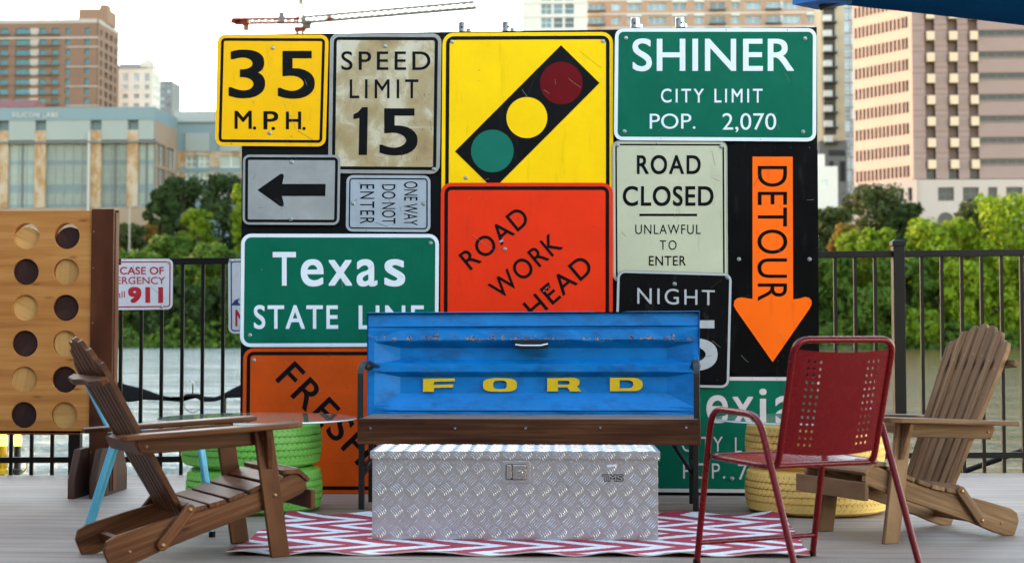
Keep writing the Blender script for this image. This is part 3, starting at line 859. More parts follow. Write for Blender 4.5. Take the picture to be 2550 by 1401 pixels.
# seat: three long boards and a front board
YS = 8.06
zs = PY(1310, 1043, YS).z
xl, xr = PY(890, 1060, YS).x, PY(1745, 1060, YS).x
hfr = zs - PY(1310, 1107, YS).z
mb = MB(); mb.box(((xl + xr) / 2, YS + .019, zs - hfr / 2), (xr - xl, .038, hfr), axis=(1, 0, 0)); mb.build('front_board', M['bench_wood'], bench, bevel=.004)
dep = (YT + .03 - YS - .042) / 3
for i in range(3):
    mb = MB(); mb.box(((xl + xr) / 2 + random.uniform(-.004, .004), YS + .040 + dep * (i + .5), zs - .016), (xr - xl - .01, dep - .006, .030), axis=(1, 0, 0)); mb.build('seat_board', M['seat_wood'], bench, bevel=.004)
for px, py in ((922, 1065), (1133, 1065), (1309, 1065), (1495, 1064), (1709, 1063)):
    MB().disc(PY(px, py, YS - .0005), .0085, (0, -1, 0), .005, 14).build('nail', M['chrome'], bench)
def strap(pts, w, th, ax):
    """flat steel bar bent along pts, width w along ax"""
    pts = [Vector(p) for p in pts]; ax = Vector(ax)
    mb = MB(); v = []
    for i, p in enumerate(pts):
        t = (pts[min(i + 1, len(pts) - 1)] - pts[max(i - 1, 0)]).normalized(); n = t.cross(ax).normalized()
        for a, b in ((-w / 2, -th / 2), (w / 2, -th / 2), (w / 2, th / 2), (-w / 2, th / 2)): v.append(p + ax * a + n * b)
    f = [(4 * i + k, 4 * i + (k + 1) % 4, 4 * i + 4 + (k + 1) % 4, 4 * i + 4 + k) for i in range(len(pts) - 1) for k in range(4)]
    return mb.add(v, f + [(3, 2, 1, 0), tuple(len(v) - 4 + k for k in range(4))])
for sx, pxl in ((-1, 899), (1, 1733)):
    x = PY(pxl, 1180, 8.42).x
    for yl in (8.44, 8.80):
        mb = MB(); mb.box((x, yl, (zs - .03) / 2), (.028, .028, zs - .03)); mb.build('leg', M['black_steel'], bench, bevel=.002)
    mb = MB(); mb.box((x, 8.62, .215), (.022, .34, .022)); mb.tube([Vector((x, 8.44, .16)), Vector((x - sx * .17, 8.62, zs - .05))], .011, 8); mb.build('leg_brace', M['black_steel'], bench)
    yf = YS + .10
    px_up = 898 if sx < 0 else 1735
    xa = PY(px_up, 980, yf).x
    zt = PY(px_up, 912, yf).z
    pts = fillet([(xa, yf, zs - .02), (xa, yf, zt), (xa, yf + .10, zt + .03), (xa, YT - .015, zt - .015)], .05, 6)
    if sx < 0: pts = fillet([(xa, yf, zs - .02), (xa, yf, zt), (xa + .012, yf + .10, zt + .026), (xa + .035, YT - .02, zt - .01)], .05, 6)
    strap(pts, .030, .012, (1, 0, 0)).build('arm_bar', M['black_steel'], bench, bevel=.002)
    p = PY(919, 911, YT - .012) if sx < 0 else PY(1733, 911, YT - .012)
    mb = MB(); mb.disc(p, .025, (0, -1, 0), .012, 18); mb.disc(p + Vector((0, -.012, 0)), .009, (0, -1, 0), .006, 8, 1); mb.build('pivot', [M['black_steel'], M['bolt']], bench)

# ================================================================== TREAD PLATE TOOL BOX
RUG_T = .008
c0, c1 = PZ(925, 1344, RUG_T), PZ(1637, 1341, RUG_T)
tbx = Vector(((c0.x + c1.x) / 2, (c0.y + c1.y) / 2, RUG_T))
TW = (c1 - c0).length; ang = math.atan2(c1.y - c0.y, c1.x - c0.x) * .35
box = thing('tool_box', 'long silver checker plate tool box standing on the zigzag rug', 'tool box', tbx, ang)
TH = PY(1281, 1139, tbx.y).z - RUG_T; TD = .385
alu = NT('aluminium plate'); co = alu.coord('Object')
alu.set(Base_Color=alu.ramp(alu.noise(co, 7, 5), [(.3, (.56, .55, .56)), (.7, (.66, .65, .66))]), Metallic=.85, Roughness=alu.math('ADD', .27, alu.math('MULTIPLY', alu.noise(co, 30, 4), .16)))
alu.bump(alu.noise(co, 5, 3), .1, .01)
M['alu'] = alu.m
M['alu_tread'] = paint('polished tread bars', (.76, .75, .76), .31, .06, 30, metal=.95, bump=0)
def treads(mb, x0, x1, y0, y1, fn, px=.070, py=.0455, skip=None):
    """five-bar tread pattern over a rectangle; rows lean alternately; fn(a, b, height)"""
    nx = int((x1 - x0) / px) + 3; ny = int((y1 - y0) / py) + 3
    for i in range(-1, nx):
        for j in range(-1, ny):
            cx, cy = x0 + px * (i + .45 + .5 * (j % 2)), y0 + py * (j + .55)
            sg = -1 if j % 2 else 1
            a = R(-50) * sg
            d, nrm = (math.cos(a), math.sin(a)), (-math.sin(a), math.cos(a))
            for b in range(5):
                off = (b - 2) * .0094
                ln = .0235 * (1 - .05 * abs(b - 2))
                ox, oy = cx + nrm[0] * off, cy + nrm[1] * off
                pts = []
                for t in (-1, -.5, 0, .5, 1):
                    bend = .0035 * (1 - t * t) * sg
                    pts.append((ox + d[0] * ln * t + nrm[0] * bend, oy + d[1] * ln * t + nrm[1] * bend))
                pts = [p for p in pts if x0 + .0015 < p[0] < x1 - .0015 and y0 + .0015 < p[1] < y1 - .0015]
                if len(pts) < 3: continue
                if skip and skip(ox, oy): continue
                hw = .0016
                v, n_ = [], len(pts)
                for k, p in enumerate(pts):
                    w = hw * (0.2 if k in (0, n_ - 1) else 1)
                    v += [fn(p[0] - nrm[0] * w, p[1] - nrm[1] * w, 0), fn(p[0], p[1], .0016 if 0 < k < n_ - 1 else .0004), fn(p[0] + nrm[0] * w, p[1] + nrm[1] * w, 0)]
                f = []
                for k in range(n_ - 1):
                    q = 3 * k
                    f += [(q, q + 1, q + 4, q + 3), (q + 1, q + 2, q + 5, q + 4)]
                mb.add(v, f, 1, False)
mb = MB()
mb.box((0, TD / 2, TH / 2), (TW, TD, TH))
treads(mb, -TW / 2, TW / 2, .004, TH - .002, lambda a, b, h: Vector((a, -h - .0003, b)), skip=lambda a, b: abs(a - .006) < .062 and abs(b - (TH - .06)) < .052)
treads(mb, 0, TD, .004, TH - .002, lambda a, b, h: Vector((TW / 2 + h + .0003, a, b)))
treads(mb, 0, TD, .004, TH - .002, lambda a, b, h: Vector((-TW / 2 - h - .0003, a, b)))
mb.build('body', [M['alu'], M['alu_tread']], box, True, bevel=.0025)
mb = MB(); LH = .030; ov = .012
mb.box((0, TD / 2, TH + LH / 2 - .002), (TW + .018, TD + 2 * ov, LH))
treads(mb, -TW / 2, TW / 2, -ov + .002, TD + ov, lambda a, b, h: Vector((a, b, TH + LH - .0017 + h)))
treads(mb, -TW / 2 - .008, TW / 2 + .008, TH - .012, TH + LH + .006, lambda a, b, h: Vector((a, -ov - .0003 - h, min(b, TH + LH - .003))))
mb.build('lid', [M['alu'], M['alu_tread']], box, True, bevel=.003)
Lx, Lz = .006, TH - .060
latch = MB()
latch.prism(rrect(Lx - .060, Lz - .046, Lx + .060, Lz + .046, .010), lambda a, b, t: Vector((a, -.0045 + t, b)), 0, .0045)
latch = latch.build('latch', M['alu'], box, True, bevel=.001)
WM[latch] = WM[box]
mb = MB(); mb.prism(rrect(Lx - .045, Lz - .033, Lx + .045, Lz + .033, .006), lambda a, b, t: Vector((a, -.0051 + t, b)), 0, .0004); mb.build('latch_cup', M['rope'], latch, True)
mb = MB(); mb.prism(rrect(Lx - .016, Lz - .030, Lx + .043, Lz + .030, .004), lambda a, b, t: Vector((a, -.0105 + t, b)), 0, .005)
mb.prism(rrect(Lx - .042, Lz - .030, Lx - .020, Lz + .030, .004), lambda a, b, t: Vector((a, -.0085 + t, b)), 0, .003); mb.build('paddle', M['chrome'], latch, True, bevel=.0015)
MB().disc((Lx + .018, -.0105, Lz - .002), .011, (0, -1, 0), .004, 16).build('keyhole', M['chrome'], latch, True)
binv = WM[box].inverted()
mb = MB()
lf = lambda px, py, d=.0: (lambda p: Vector((p.x, -.0026 - d, p.z)))(binv @ PY(px, py, tbx.y))
for k, (ch, xa, xb) in enumerate((('T', 1500, 1515), ('M', 1515, 1534), ('S', 1535, 1551))):
    for grow, mi, d in ((1.6, 0, 0), (0, 1, .0006)):
        text_quad(mb, ch, [(xa + 1.5 - grow, 1182 - grow), (xb + 1.5 + grow, 1182 - grow), (xb + grow, 1197 + grow), (xa - grow, 1197 + grow)], mi, lambda a, b, d=d: lf(a, b, d), .36 if mi == 0 else .17)
mb.build('lettering', [M['letter_black'], M['alu']], box, True)
mb = MB(); mb.prism([(1511, 1157), (1537, 1155), (1537, 1161), (1512, 1163)], lambda a, b, t: lf(a, b, .0004 * (1 - t)), 0, 1); mb.build('sticker', M['sheet_white'], box, True)

# ================================================================== RUG
def rug_mat():
    t = NT('red and white zigzag weave')
    co = t.coord('Object')
    jit = t.noise(t.coord('Object', (30, 130, 1)), 1.0, 2)
    sep = t.n('SeparateXYZ'); t.l(co, sep.inputs[0])
    x = t.math('ADD', sep.outputs['X'], t.math('MULTIPLY', t.math('SUBTRACT', jit, .5), .030))
    wav = t.noise(t.coord('Object', (2.2, 3.2, 1)), 1.0, 2)
    x = t.math('ADD', x, t.math('MULTIPLY', t.math('SUBTRACT', wav, .5), .11))
    tri = t.math('PINGPONG', t.math('ADD', sep.outputs['Y'], 10.12), .225)
    u = t.math('DIVIDE', t.math('SUBTRACT', x, t.math('MULTIPLY', tri, 1.32)), .232)
    fr = t.math('FRACT', t.math('ADD', u, 50))
    w = t.math('ADD', .43, t.math('MULTIPLY', t.math('SUBTRACT', t.noise(co, 5, 2), .5), .25))
    k = t.math('LESS_THAN', fr, w)
    c = t.mix(k, t.ramp(t.noise(co, 20, 5), [(.3, (.31, .018, .042)), (.7, (.42, .034, .064))]), t.ramp(t.noise(co, 30, 4), [(.3, (.60, .62, .66)), (.7, (.74, .76, .80))]))
    t.set(Base_Color=c, Roughness=.85)
    wv = t.n('TexWave', wave_type='BANDS', bands_direction='Y'); t.l(co, wv.inputs[0]); wv.inputs['Scale'].default_value = 55
    t.bump(wv.outputs['Fac'], .4, .002)
    return t.m
fl, fr_, br_, bl_ = PZ(563, 1383), PZ(2017, 1388), PZ(1952, 1285), PZ(716, 1284)
nu, nv = 90, 40
mb = MB(); vs = []
def rug_h(s, t):
    e = lambda d: math.exp(-d * 26)
    w1 = .5 + .5 * math.sin(s * 41 + 1.4 * math.sin(s * 9)); w2 = .5 + .5 * math.sin(s * 31 + 2)
    return .005 + .016 * w1 * e(t) + .020 * w2 * e(1 - t) + .008 * (.5 + .5 * math.sin(t * 17)) * e(min(s, 1 - s) * 1.3)
for layer in (0, 1):
    for i in range(nu + 1):
        for j in range(nv + 1):
            s, t = i / nu, j / nv
            p = (fl * (1 - s) + fr_ * s) * (1 - t) + (bl_ * (1 - s) + br_ * s) * t
            p = p + Vector((0.004 * math.sin(t * 23), .012 * math.sin(s * 14 + 1) * (1 if t > .5 else -.6) * abs(2 * t - 1), 0))
            under = abs(p.x - tbx.x) < TW / 2 + .05 and tbx.y - .05 < p.y < tbx.y + TD + .05
            h = .005 if under else rug_h(s, t)
            vs.append(Vector((p.x, p.y, h - .0042 * layer + .002)))
N1 = (nu + 1) * (nv + 1)
fs = []
for i in range(nu):
    for j in range(nv):
        a = i * (nv + 1) + j
        fs.append((a, a + nv + 1, a + nv + 2, a + 1)); fs.append((N1 + a + 1, N1 + a + nv + 2, N1 + a + nv + 1, N1 + a))
mb.add(vs, fs, 0, True)
edge = [i * (nv + 1) for i in range(nu + 1)] + [nu * (nv + 1) + j for j in range(1, nv + 1)] + [i * (nv + 1) + nv for i in range(nu - 1, -1, -1)] + [j for j in range(nv - 1, 0, -1)]
mb.add([vs[k] for k in edge] + [vs[N1 + k] for k in edge], [(k, (k + 1) % len(edge), len(edge) + (k + 1) % len(edge), len(edge) + k) for k in range(len(edge))], 1)
tag(mb.build('rug', [rug_mat(), paint('rug hem', (.55, .50, .46), .9)]), 'flat woven rug with red and white zigzags under the silver tool box', 'rug')

# ================================================================== PAINTED TYRES AND GLASS TABLE TOPS
def tyre_mat(name, col, groove):
    t = NT(name)
    co = t.coord('UV')
    sep = t.n('SeparateXYZ'); t.l(co, sep.inputs[0])
    u, v = sep.outputs['X'], sep.outputs['Y']          # u: turns around, v: across the tread 0..1
    inb = t.math('MULTIPLY', t.math('GREATER_THAN', v, .10), t.math('LESS_THAN', v, .90))
    rib = t.math('FLOOR', t.math('MULTIPLY', v, 6))
    fv = t.math('FRACT', t.math('MULTIPLY', v, 6))
    sl = t.math('MULTIPLY', t.math('SINE', t.math('MULTIPLY', fv, 4.2)), .45)
    ph = t.math('ADD', t.math('ADD', t.math('MULTIPLY', u, 74), sl), t.math('MULTIPLY', rib, .37))
    jit = t.noise(t.coord('UV', (40, 8, 1)), 1.0, 2)
    fr = t.math('FRACT', t.math('ADD', ph, t.math('MULTIPLY', jit, .35)))
    sip = t.math('MULTIPLY', t.math('LESS_THAN', fr, .13), t.math('LESS_THAN', t.math('ABSOLUTE', t.math('SUBTRACT', fv, .5)), .38))
    sip = t.math('MULTIPLY', sip, inb)
    ob = t.coord('Object')
    worn = t.ramp(t.noise(ob, 5, 5), [(.36, (.25, .25, .25)), (.5, (1, 1, 1))])
    sip = t.math('MULTIPLY', sip, worn)
    c = t.ramp(t.noise(ob, 6, 5, .7), [(.3, sc3(col, .86)), (.7, sc3(col, 1.1))])
    c = t.mix(t.ramp(t.noise(ob, 17, 7, .75), [(.62, (0, 0, 0)), (.70, (.5, .5, .5))]), c, sc3(groove, 1.6))
    c = t.mix(sip, c, groove)
    t.set(Base_Color=c, Roughness=.48)
    h = t.math('SUBTRACT', t.math('MULTIPLY', t.noise(ob, 40, 4), .15), sip)
    t.bump(h, .5, .006)
    return t.m
def tyre(label, c, mat, dark, r=.355, hgt=.222, rot=0, tilt=0, group=None):
    prof = []
    T = hgt
    bead = .205
    def half(sg): return None
    tread0, tread1 = .030, T - .030
    up = [(bead, .045), (bead + .01, .030), (bead + .045, .010), (bead + .085, .002), (r - .045, .006), (r - .020, .014), (r - .010, .022)]
    prof += up
    nr = 5
    gw = .0035
    zs_ = [tread0 + (tread1 - tread0) * k / nr for k in range(nr + 1)]
    crown = lambda z: r - .010 * ((z - T / 2) / (T / 2 - .03)) ** 2 * .9
    prof.append((crown(tread0), tread0))
    for k in range(1, nr):
        z = zs_[k]
        prof += [((crown(z - .02)), z - .02), (crown(z), z - gw), (crown(z) - .008, z - gw * .6), (crown(z) - .008, z + gw * .6), (crown(z), z + gw)]
    prof.append((crown(tread1), tread1))
    prof += [(a, T - b) for a, b in reversed(up)]
    prof += [(bead - .012, T - .05), (bead - .012, .05)]
    n = 96
    o_ = MB(); rotm = Matrix.Rotation(tilt, 3, 'X') @ Matrix.Rotation(rot, 3, 'Z')
    o_.lathe(prof, (0, 0, 0), n, rot=rotm, closed=True)
    for k, f in enumerate(o_.f):
        if all(((abs(Vector((o_.v[i].x, o_.v[i].y)).length - (r - .016)) < .004)) and .04 < o_.v[i].z < T - .04 for i in f): o_.mi[k] = 1
    me = o_.mesh('tyre', [mat, dark])
    uv = me.uv_layers.new(name='UVMap')
    m = len(prof)
    for p in me.polygons:
        k = p.index // m
        for li in p.loop_indices:
            vi = me.loops[li].vertex_index
            kk, i = vi // m, vi % m
            ku = kk if kk >= k else kk + n
            uv.data[li].uv = (ku / n, max(0, min(1, (prof[i][1] - tread0 + .018) / (tread1 - tread0 + .036))))
    o = bpy.data.objects.new('tyre', me); COL.objects.link(o); o.location = c
    WM[o] = Matrix.Translation(c)
    return tag(o, label, 'tyre', group)
gm, gd = tyre_mat('green tyre paint', (.19, .52, .075), (.020, .085, .012)), paint('green groove', (.025, .11, .014), .6)
ym, yd = tyre_mat('yellow tyre paint', (.86, .54, .14), (.22, .10, .025)), paint('yellow groove', (.28, .14, .03), .6)
RT = .350
gb, yb_ = PZ(627, 1287), PZ(2033, 1291)
dirv = lambda p: Vector((p.x, p.y, 0)).normalized()
gc, yc = gb + dirv(gb) * RT * .97, yb_ + dirv(yb_) * RT * .97
tyre('lower green painted tyre standing on the deck beside the rug', (gc.x + .012, gc.y, 0), gm, gd, RT - .012, .222, .4, 0, 'green table tyres')
tyre('upper green painted tyre stacked under the left glass top', (gc.x - .004, gc.y, .2225), gm, gd, RT, .222, 2.0, R(.6), 'green table tyres')
tyre('lower yellow painted tyre standing on the deck behind the red chair', (yc.x, yc.y, 0), ym, yd, RT, .222, 1.1, 0, 'yellow table tyres')
tyre('upper yellow painted tyre stacked under the right glass top', (yc.x - .004, yc.y, .2225), ym, yd, RT - .006, .222, 3.0, 0, 'yellow table tyres')
gl = NT('clear table glass')
gl.set(Base_Color=(.92, .97, .95), Roughness=.015, IOR=1.45, Transmission_Weight=.9)
gl_edge = paint('light-catching glass edge', (.70, .80, .78), .35, .05)  # bright line of light along the rim put into a pale colour
for label, px0, px1, c in (('round clear glass table top resting on the green tyres', 395, 888, gc), ('round clear glass table top resting on the yellow tyres', 1786, 2262, yc)):
    rr = (px1 - px0) / 2 * c.y / F
    xc = PY((px0 + px1) / 2, 1050, c.y).x
    mb = MB(); mb.lathe([(0, 0), (rr - .002, 0), (rr, .002), (rr, .008), (rr - .002, .010), (0, .010)], (xc, c.y, .4475), 96, smooth=False)
    for k, f in enumerate(mb.f):
        if k % 5 == 2: mb.mi[k] = 1
    tag(mb.build('glass_table_top', [gl.m, gl_edge]), label, 'table top', 'glass table tops')

# ================================================================== FOUR-IN-A-ROW GAME
GY = 9.10
gx = lambda px: PY(px, 810, GY).x
gz = lambda py: PY(120, py, GY).z
game = thing('giant_grid_game', 'giant wooden four in a row game with dark posts and round holes', 'game', (gx(250), GY + .1, 0))
pitch = gx(168.5) - gx(62.5)
colx = [gx(62.5) - pitch * k for k in (5, 4, 3, 2, 1)] + [gx(62.5), gx(168.5)]
rowz = [gz(y) for y in (587.5, 677, 766, 855, 944.5, 1032.5)]
zp = (rowz[0] - rowz[5]) / 5
xg = [colx[0] - .12] + [c + pitch / 2 for c in colx[:-1]]
xg = [colx[0] - pitch / 2 - .03, colx[0] - pitch / 2] + [c + pitch / 2 for c in colx[:-1]] + [colx[6] + .095, gx(225)]
zg = [gz(1072), rowz[5] - zp / 2 + .002] + [rowz[k] - zp / 2 for k in (4, 3, 2, 1, 0)] + [rowz[0] + zp / 2, gz(525)]
holes = {(i + 1, j + 1) for i in range(7) for j in range(6)}
for y0, nm in ((GY, 'front_panel'), (GY + .062, 'back_panel')):
    mb = MB()
    hole_sheet(mb, xg, zg, lambda a, b, t: Vector((a, y0 + .018 * t, b)), .0718, holes, 32, 0, True)
    x0_, x1_, z0_, z1_ = xg[0], xg[-1], zg[0], zg[-1]
    for a, b in (((x0_, z0_), (x1_, z0_)), ((x1_, z0_), (x1_, z1_)), ((x1_, z1_), (x0_, z1_)), ((x0_, z1_), (x0_, z0_))):
        mb.add([(a[0], y0, a[1]), (b[0], y0, b[1]), (b[0], y0 + .018, b[1]), (a[0], y0 + .018, a[1])], [(0, 1, 2, 3)])
    mb.build(nm, M['ply'], game)
mb = MB(); mb.box(((xg[0] + gx(190)) / 2, GY + .11, gz(1079.5)), (gx(190) - xg[0], .02, .022)); mb.build('release_bar', M['ply'], game)
for sx, xa, xb in ((1, -2.775, -2.660), (-1, xg[0] - .115, xg[0])):
    if sx == 1: xa, xb = gx(226.5), gx(226.5) + .122
    zt = gz(521)
    for yy, th, ins in ((GY - .012, .026, 0), (GY + .016, .060, .006), (GY + .078, .026, 0)):
        mb = MB(); mb.box(((xa + xb) / 2 + (ins if sx == 1 else -ins), yy + th / 2, (zt - ins * 3 + .02) / 2), (xb - xa, th - .002, zt - ins * 3 - .02), axis=(0, 0, 1)); mb.build('post', M['post_wood'], game, bevel=.003)
    for xf in ((xa - .040, xa - .002), (xb + .002, xb + .040)):
        if sx == 1 and xf[0] > xa: xf = (xb - .045, xb - .006)
        yl0, yl1 = GY - .245, GY + .335
        prof = [(yl0, 0), (yl1, 0), (yl1, .115), (yl1 - .10, .255), (yl0 + .10, .255), (yl0, .10)]
        mb = MB(); mb.prism(prof, lambda a, b, t: Vector((t, a, b)), *xf, axis=(0, 1, 0))
        for zz in (.10, .19):
            mb.disc((xf[1], GY + .1, zz), .010, (1, 0, 0), .004, 10, 1)
        mb.build('foot', [M['foot_wood'], M['chrome']], game, bevel=.003)
for z in (.25, .55, .95, 1.25, 1.45):
    x = gx(226.5) + .012
    MB().disc((x, GY - .0125, z - .02), .004, (0, -1, 0), .001, 8).build('screw', M['bolt'], game)
ordn = ['top', 'second', 'third', 'fourth', 'fifth', 'bottom']
for ci, (cx, nm) in enumerate(((colx[5], 'outer visible column'), (colx[6], 'column nearest the dark post'))):
    for ri, z in enumerate(rowz):
        light = (ri + ci) % 2 == 0
        zc = z - (.030 if ri == 0 else 0) - (.004 if ri == 1 else 0)
        mb = MB(); mb.lathe([(0, 0), (.079, 0), (.080, .002), (.080, .032), (.079, .034), (0, .034)], (0, 0, 0), 40, 'Y', smooth=False, rot=None)
        me = mb.mesh('game_disc', M['disc_light'] if light else M['disc_dark'])
        o = bpy.data.objects.new('game_disc', me); COL.objects.link(o)
        o.location = (cx + random.uniform(-.004, .004), GY + .0192, zc); o.rotation_euler = (0, random.uniform(0, 6.28), 0)
        tag(o, '%s wooden disc in the %s hole of the %s' % ('pale' if light else 'dark', ordn[ri], nm), 'game disc', 'discs in the wooden grid game')

# ================================================================== FOLDING WOODEN CHAIRS
def adirondack(label, loc, rz, w, hz=.852, hx=-.72, oz=.775, ox=-.665, tw=.215, apron=True):
    t = thing('adirondack_chair', label, 'chair', loc, rz, 'wooden adirondack chairs')
    P = lambda name, mb, bv=.004: mb.build(name, [w, M['bolt']], t, True, bevel=bv)
    W2, th = .2415, .022
    up = [(-.70, .060), (-.69, .098), (-.655, .118), (-.50, .160), (-.38, .188), (-.30, .202), (-.22, .220), (-.10, .262), (.0, .302), (.05, .325), (.075, .322)]
    lo = [(.112, .300), (.118, .262), (.10, .245), (.0, .205), (-.15, .158), (-.30, .112), (-.45, .062), (-.56, .018), (-.62, .0), (-.675, .0)]
    for s in (1, -1):
        y = s * (W2 - .028)
        mb = MB(); mb.prism(up + lo, lambda a, b, k: Vector((a, y + k, b)), -th / 2, th / 2, axis=(.95, 0, .31))
        for bx_, bz_ in ((-.60, .055), (-.03, .24)): mb.disc((bx_, y + s * th / 2, bz_), .007, (0, s, 0), .004, 10, 1)
        P('side_rail', mb)
    # seat boards follow the rail
    tops = up[4:]
    seat_x = [-.335, -.258, -.180, -.102, -.024, .045]
    for k, x in enumerate(seat_x):
        z = np.interp(x, [p[0] for p in up], [p[1] for p in up]); z2 = np.interp(x + .02, [p[0] for p in up], [p[1] for p in up])
        a = math.atan2(z2 - z, .02)
        mb = MB()
        if k == 0:   # rearmost board is cut in a wave towards the back slats
            pts = [(.034, -.235), (.034, .235), (-.034, .235)] + [(-.034 + .016 * math.sin(j * math.pi / 12) ** 2, .235 - .47 * j / 12) for j in range(1, 12)] + [(-.034, -.235)]
            Ry = Matrix.Rotation(-a, 3, 'Y')
            mb.prism(pts, lambda p, q, d: Vector((x, 0, z + .010)) + Ry @ Vector((p, q, d)), -.009, .009, axis=(0, 1, 0))
        else:
            mb.box((x, 0, z + .010), (.068, .47, .018), Matrix.Rotation(-a, 3, 'Y'), axis=(0, 1, 0))
        P('seat_slat', mb, .003)
    mb = MB(); mb.box((.097, 0, .318), (.068, .47, .018), Matrix.Rotation(R(42), 3, 'Y'), axis=(0, 1, 0)); P('seat_slat', mb, .003)
    if apron:
        mb = MB(); mb.box((.130, 0, .222), (.020, .51, .075), axis=(0, 1, 0)); P('front_apron', mb, .003)
    # fan of back slats
    A = Vector((-.375, 0, .175)); T_ = Vector((hx, 0, hz)); d = (T_ - A); Lm = d.length; d.normalize()
    nb = Vector((-d.z, 0, d.x)); nb = -nb if nb.x < 0 else nb          # faces the sitter
    Lo = (Vector((ox, 0, oz)) - A).length
    for i in range(-3, 4):
        yb, yt = i * .0475, i * .0625 * tw / .215
        l0 = Lm - (Lm - Lo) * (abs(i) / 3) ** 2
        wb, wt = .0178, .0228
        li = lambda off: Lm - (Lm - Lo) * (min(3.45, abs(i + off)) / 3) ** 2
        pts = [(0, yb - wb), (li(-.45), yt - wt), (l0 + .012, yt - wt * .45), (l0 + .014, yt), (l0 + .012, yt + wt * .45), (li(.45), yt + wt), (0, yb + wb)]
        mb = MB(); mb.prism(pts, lambda a, b, k: A + d * a + Vector((0, b, 0)) + nb * k, -.006, .016, axis=d)
        for la in (l0 * .83, .045): mb.disc(A + d * la + Vector((0, yb + (yt - yb) * la / l0, 0)) + nb * .016, .0045, nb, .001, 8, 1)
        P('back_slat', mb, .004)
    la = Lm * .80
    c = A + d * la - nb * .012
    for nm, ln, wd_, cc in (('back_batten', .50, .05, c), ):
        pts = [(-.25, 0), (.25, 0), (.245, -.040)] + [(.12 - .24 * k / 6, -.058 + .012 * math.sin(k * math.pi / 6)) for k in range(7)] + [(-.245, -.040)]
        mb = MB(); mb.prism(pts, lambda a, b, k: cc + Vector((0, a, 0)) + nb * b * .8 + d * k, -.013, .013, axis=(0, 1, 0)); P(nm, mb)
    # arms, their supports, legs
    za0, za1 = .478, .512
    arm = [(-.66, -.028), (-.64, -.045), (-.40, -.052), (-.15, -.060), (.0, -.064), (.045, -.052), (.07, -.028), (.076, 0), (.07, .028), (.045, .050), (.0, .058), (-.2, .050), (-.45, .036), (-.64, .030), (-.66, .018)]
    zz = lambda a: za0 + (za1 - za0) * (a + .66) / .74
    for s in (1, -1):
        y = s * .262
        mb = MB(); mb.prism(arm, lambda a, b, k: Vector((a, y - s * b, zz(a) + k)), 0, .021, axis=(1, 0, 0)); P('armrest', mb, .006)
        y = s * (W2 - .034)
        pts = [(-.575, -.03), (-.56, -.055), (-.53, -.062), (-.06, -.062), (-.06, -.001), (-.575, -.001)]
        mb = MB(); mb.prism(pts, lambda a, b, k: Vector((a, y + k, zz(a) + b)), -.011, .011, axis=(1, 0, 0)); mb.disc((-.54, y + s * .011, zz(-.54) - .033), .008, (0, s, 0), .005, 10, 1); P('arm_support', mb)
        y = s * (W2 - .004)
        leg = [(-.040, 0), (.038, 0), (-.038, zz(-.04) - .001), (-.116, zz(-.11) - .001)]
        mb = MB(); mb.prism(leg, lambda a, b, k: Vector((a, y + k, b)), -.011, .011, axis=(-.16, 0, 1))
        mb.disc((-.028, y + s * .011, .245), .009, (0, s, 0), .006, 12, 1); mb.disc((-.075, y + s * .011, .47), .008, (0, s, 0), .005, 10, 1)
        P('front_leg', mb)
        br = [(0, 0), (.050, 0), (.046, -.03), (.012, -.15), (0, -.155)]
        mb = MB(); mb.prism(br, lambda a, b, k: Vector((-.075 + b * -.16 + k, y + s * (.0115 + a), zz(-.07) - .002 + b)), -.011, .011, axis=(0, 0, 1)); P('arm_bracket', mb)
        y = s * (W2 - .005)
        a_, b_ = Vector((-.372, y, .205)), Vector((-.478, y, .075))
        dd = (b_ - a_).normalized(); pp = Vector((-dd.z, 0, dd.x))
        cap = [(-.022 * math.cos(R(k)), .022 * math.sin(R(k))) for k in range(-90, 91, 30)]
        Ln = (b_ - a_).length
        pts = cap + [(Ln - p[0], p[1]) for p in reversed(cap)]
        mb = MB(); mb.prism(pts, lambda a, b, k: a_ + dd * a + pp * b + Vector((0, k, 0)), -.010, .010, axis=dd)
        for q in (a_, b_): mb.disc(q + Vector((0, s * .010, 0)), .010, (0, s, 0), .006, 12, 1)
        P('folding_link', mb)
    mb = MB(); mb.box((-.372, 0, .203), (.028, .45, .052), Matrix.Rotation(R(-30), 3, 'Y'), axis=(0, 1, 0)); P('lower_crossbar', mb)
    mb = MB(); mb.box((-.560, 0, zz(-.56) - .034), (.030, .43, .055), Matrix.Rotation(R(-28), 3, 'Y'), axis=(0, 1, 0)); P('arm_crossbar', mb)
    mb = MB(); mb.box((-.590, 0, .066), (.024, .405, .048), Matrix.Rotation(R(-15), 3, 'Y'), axis=(0, 1, 0)); P('rear_crossbar', mb)
    return t
adirondack('dark brown wooden adirondack chair beside the green tyre table', (-1.393, 6.882, 0), .548, M['chair_wood'], hx=-.765, hz=.852, ox=-.672)
adirondack('weathered brown wooden adirondack chair behind the red metal chair', (1.105, 7.431, 0), 3.616, M['chair_wood_pale'], hz=.905, hx=-.72, oz=.83, ox=-.675)

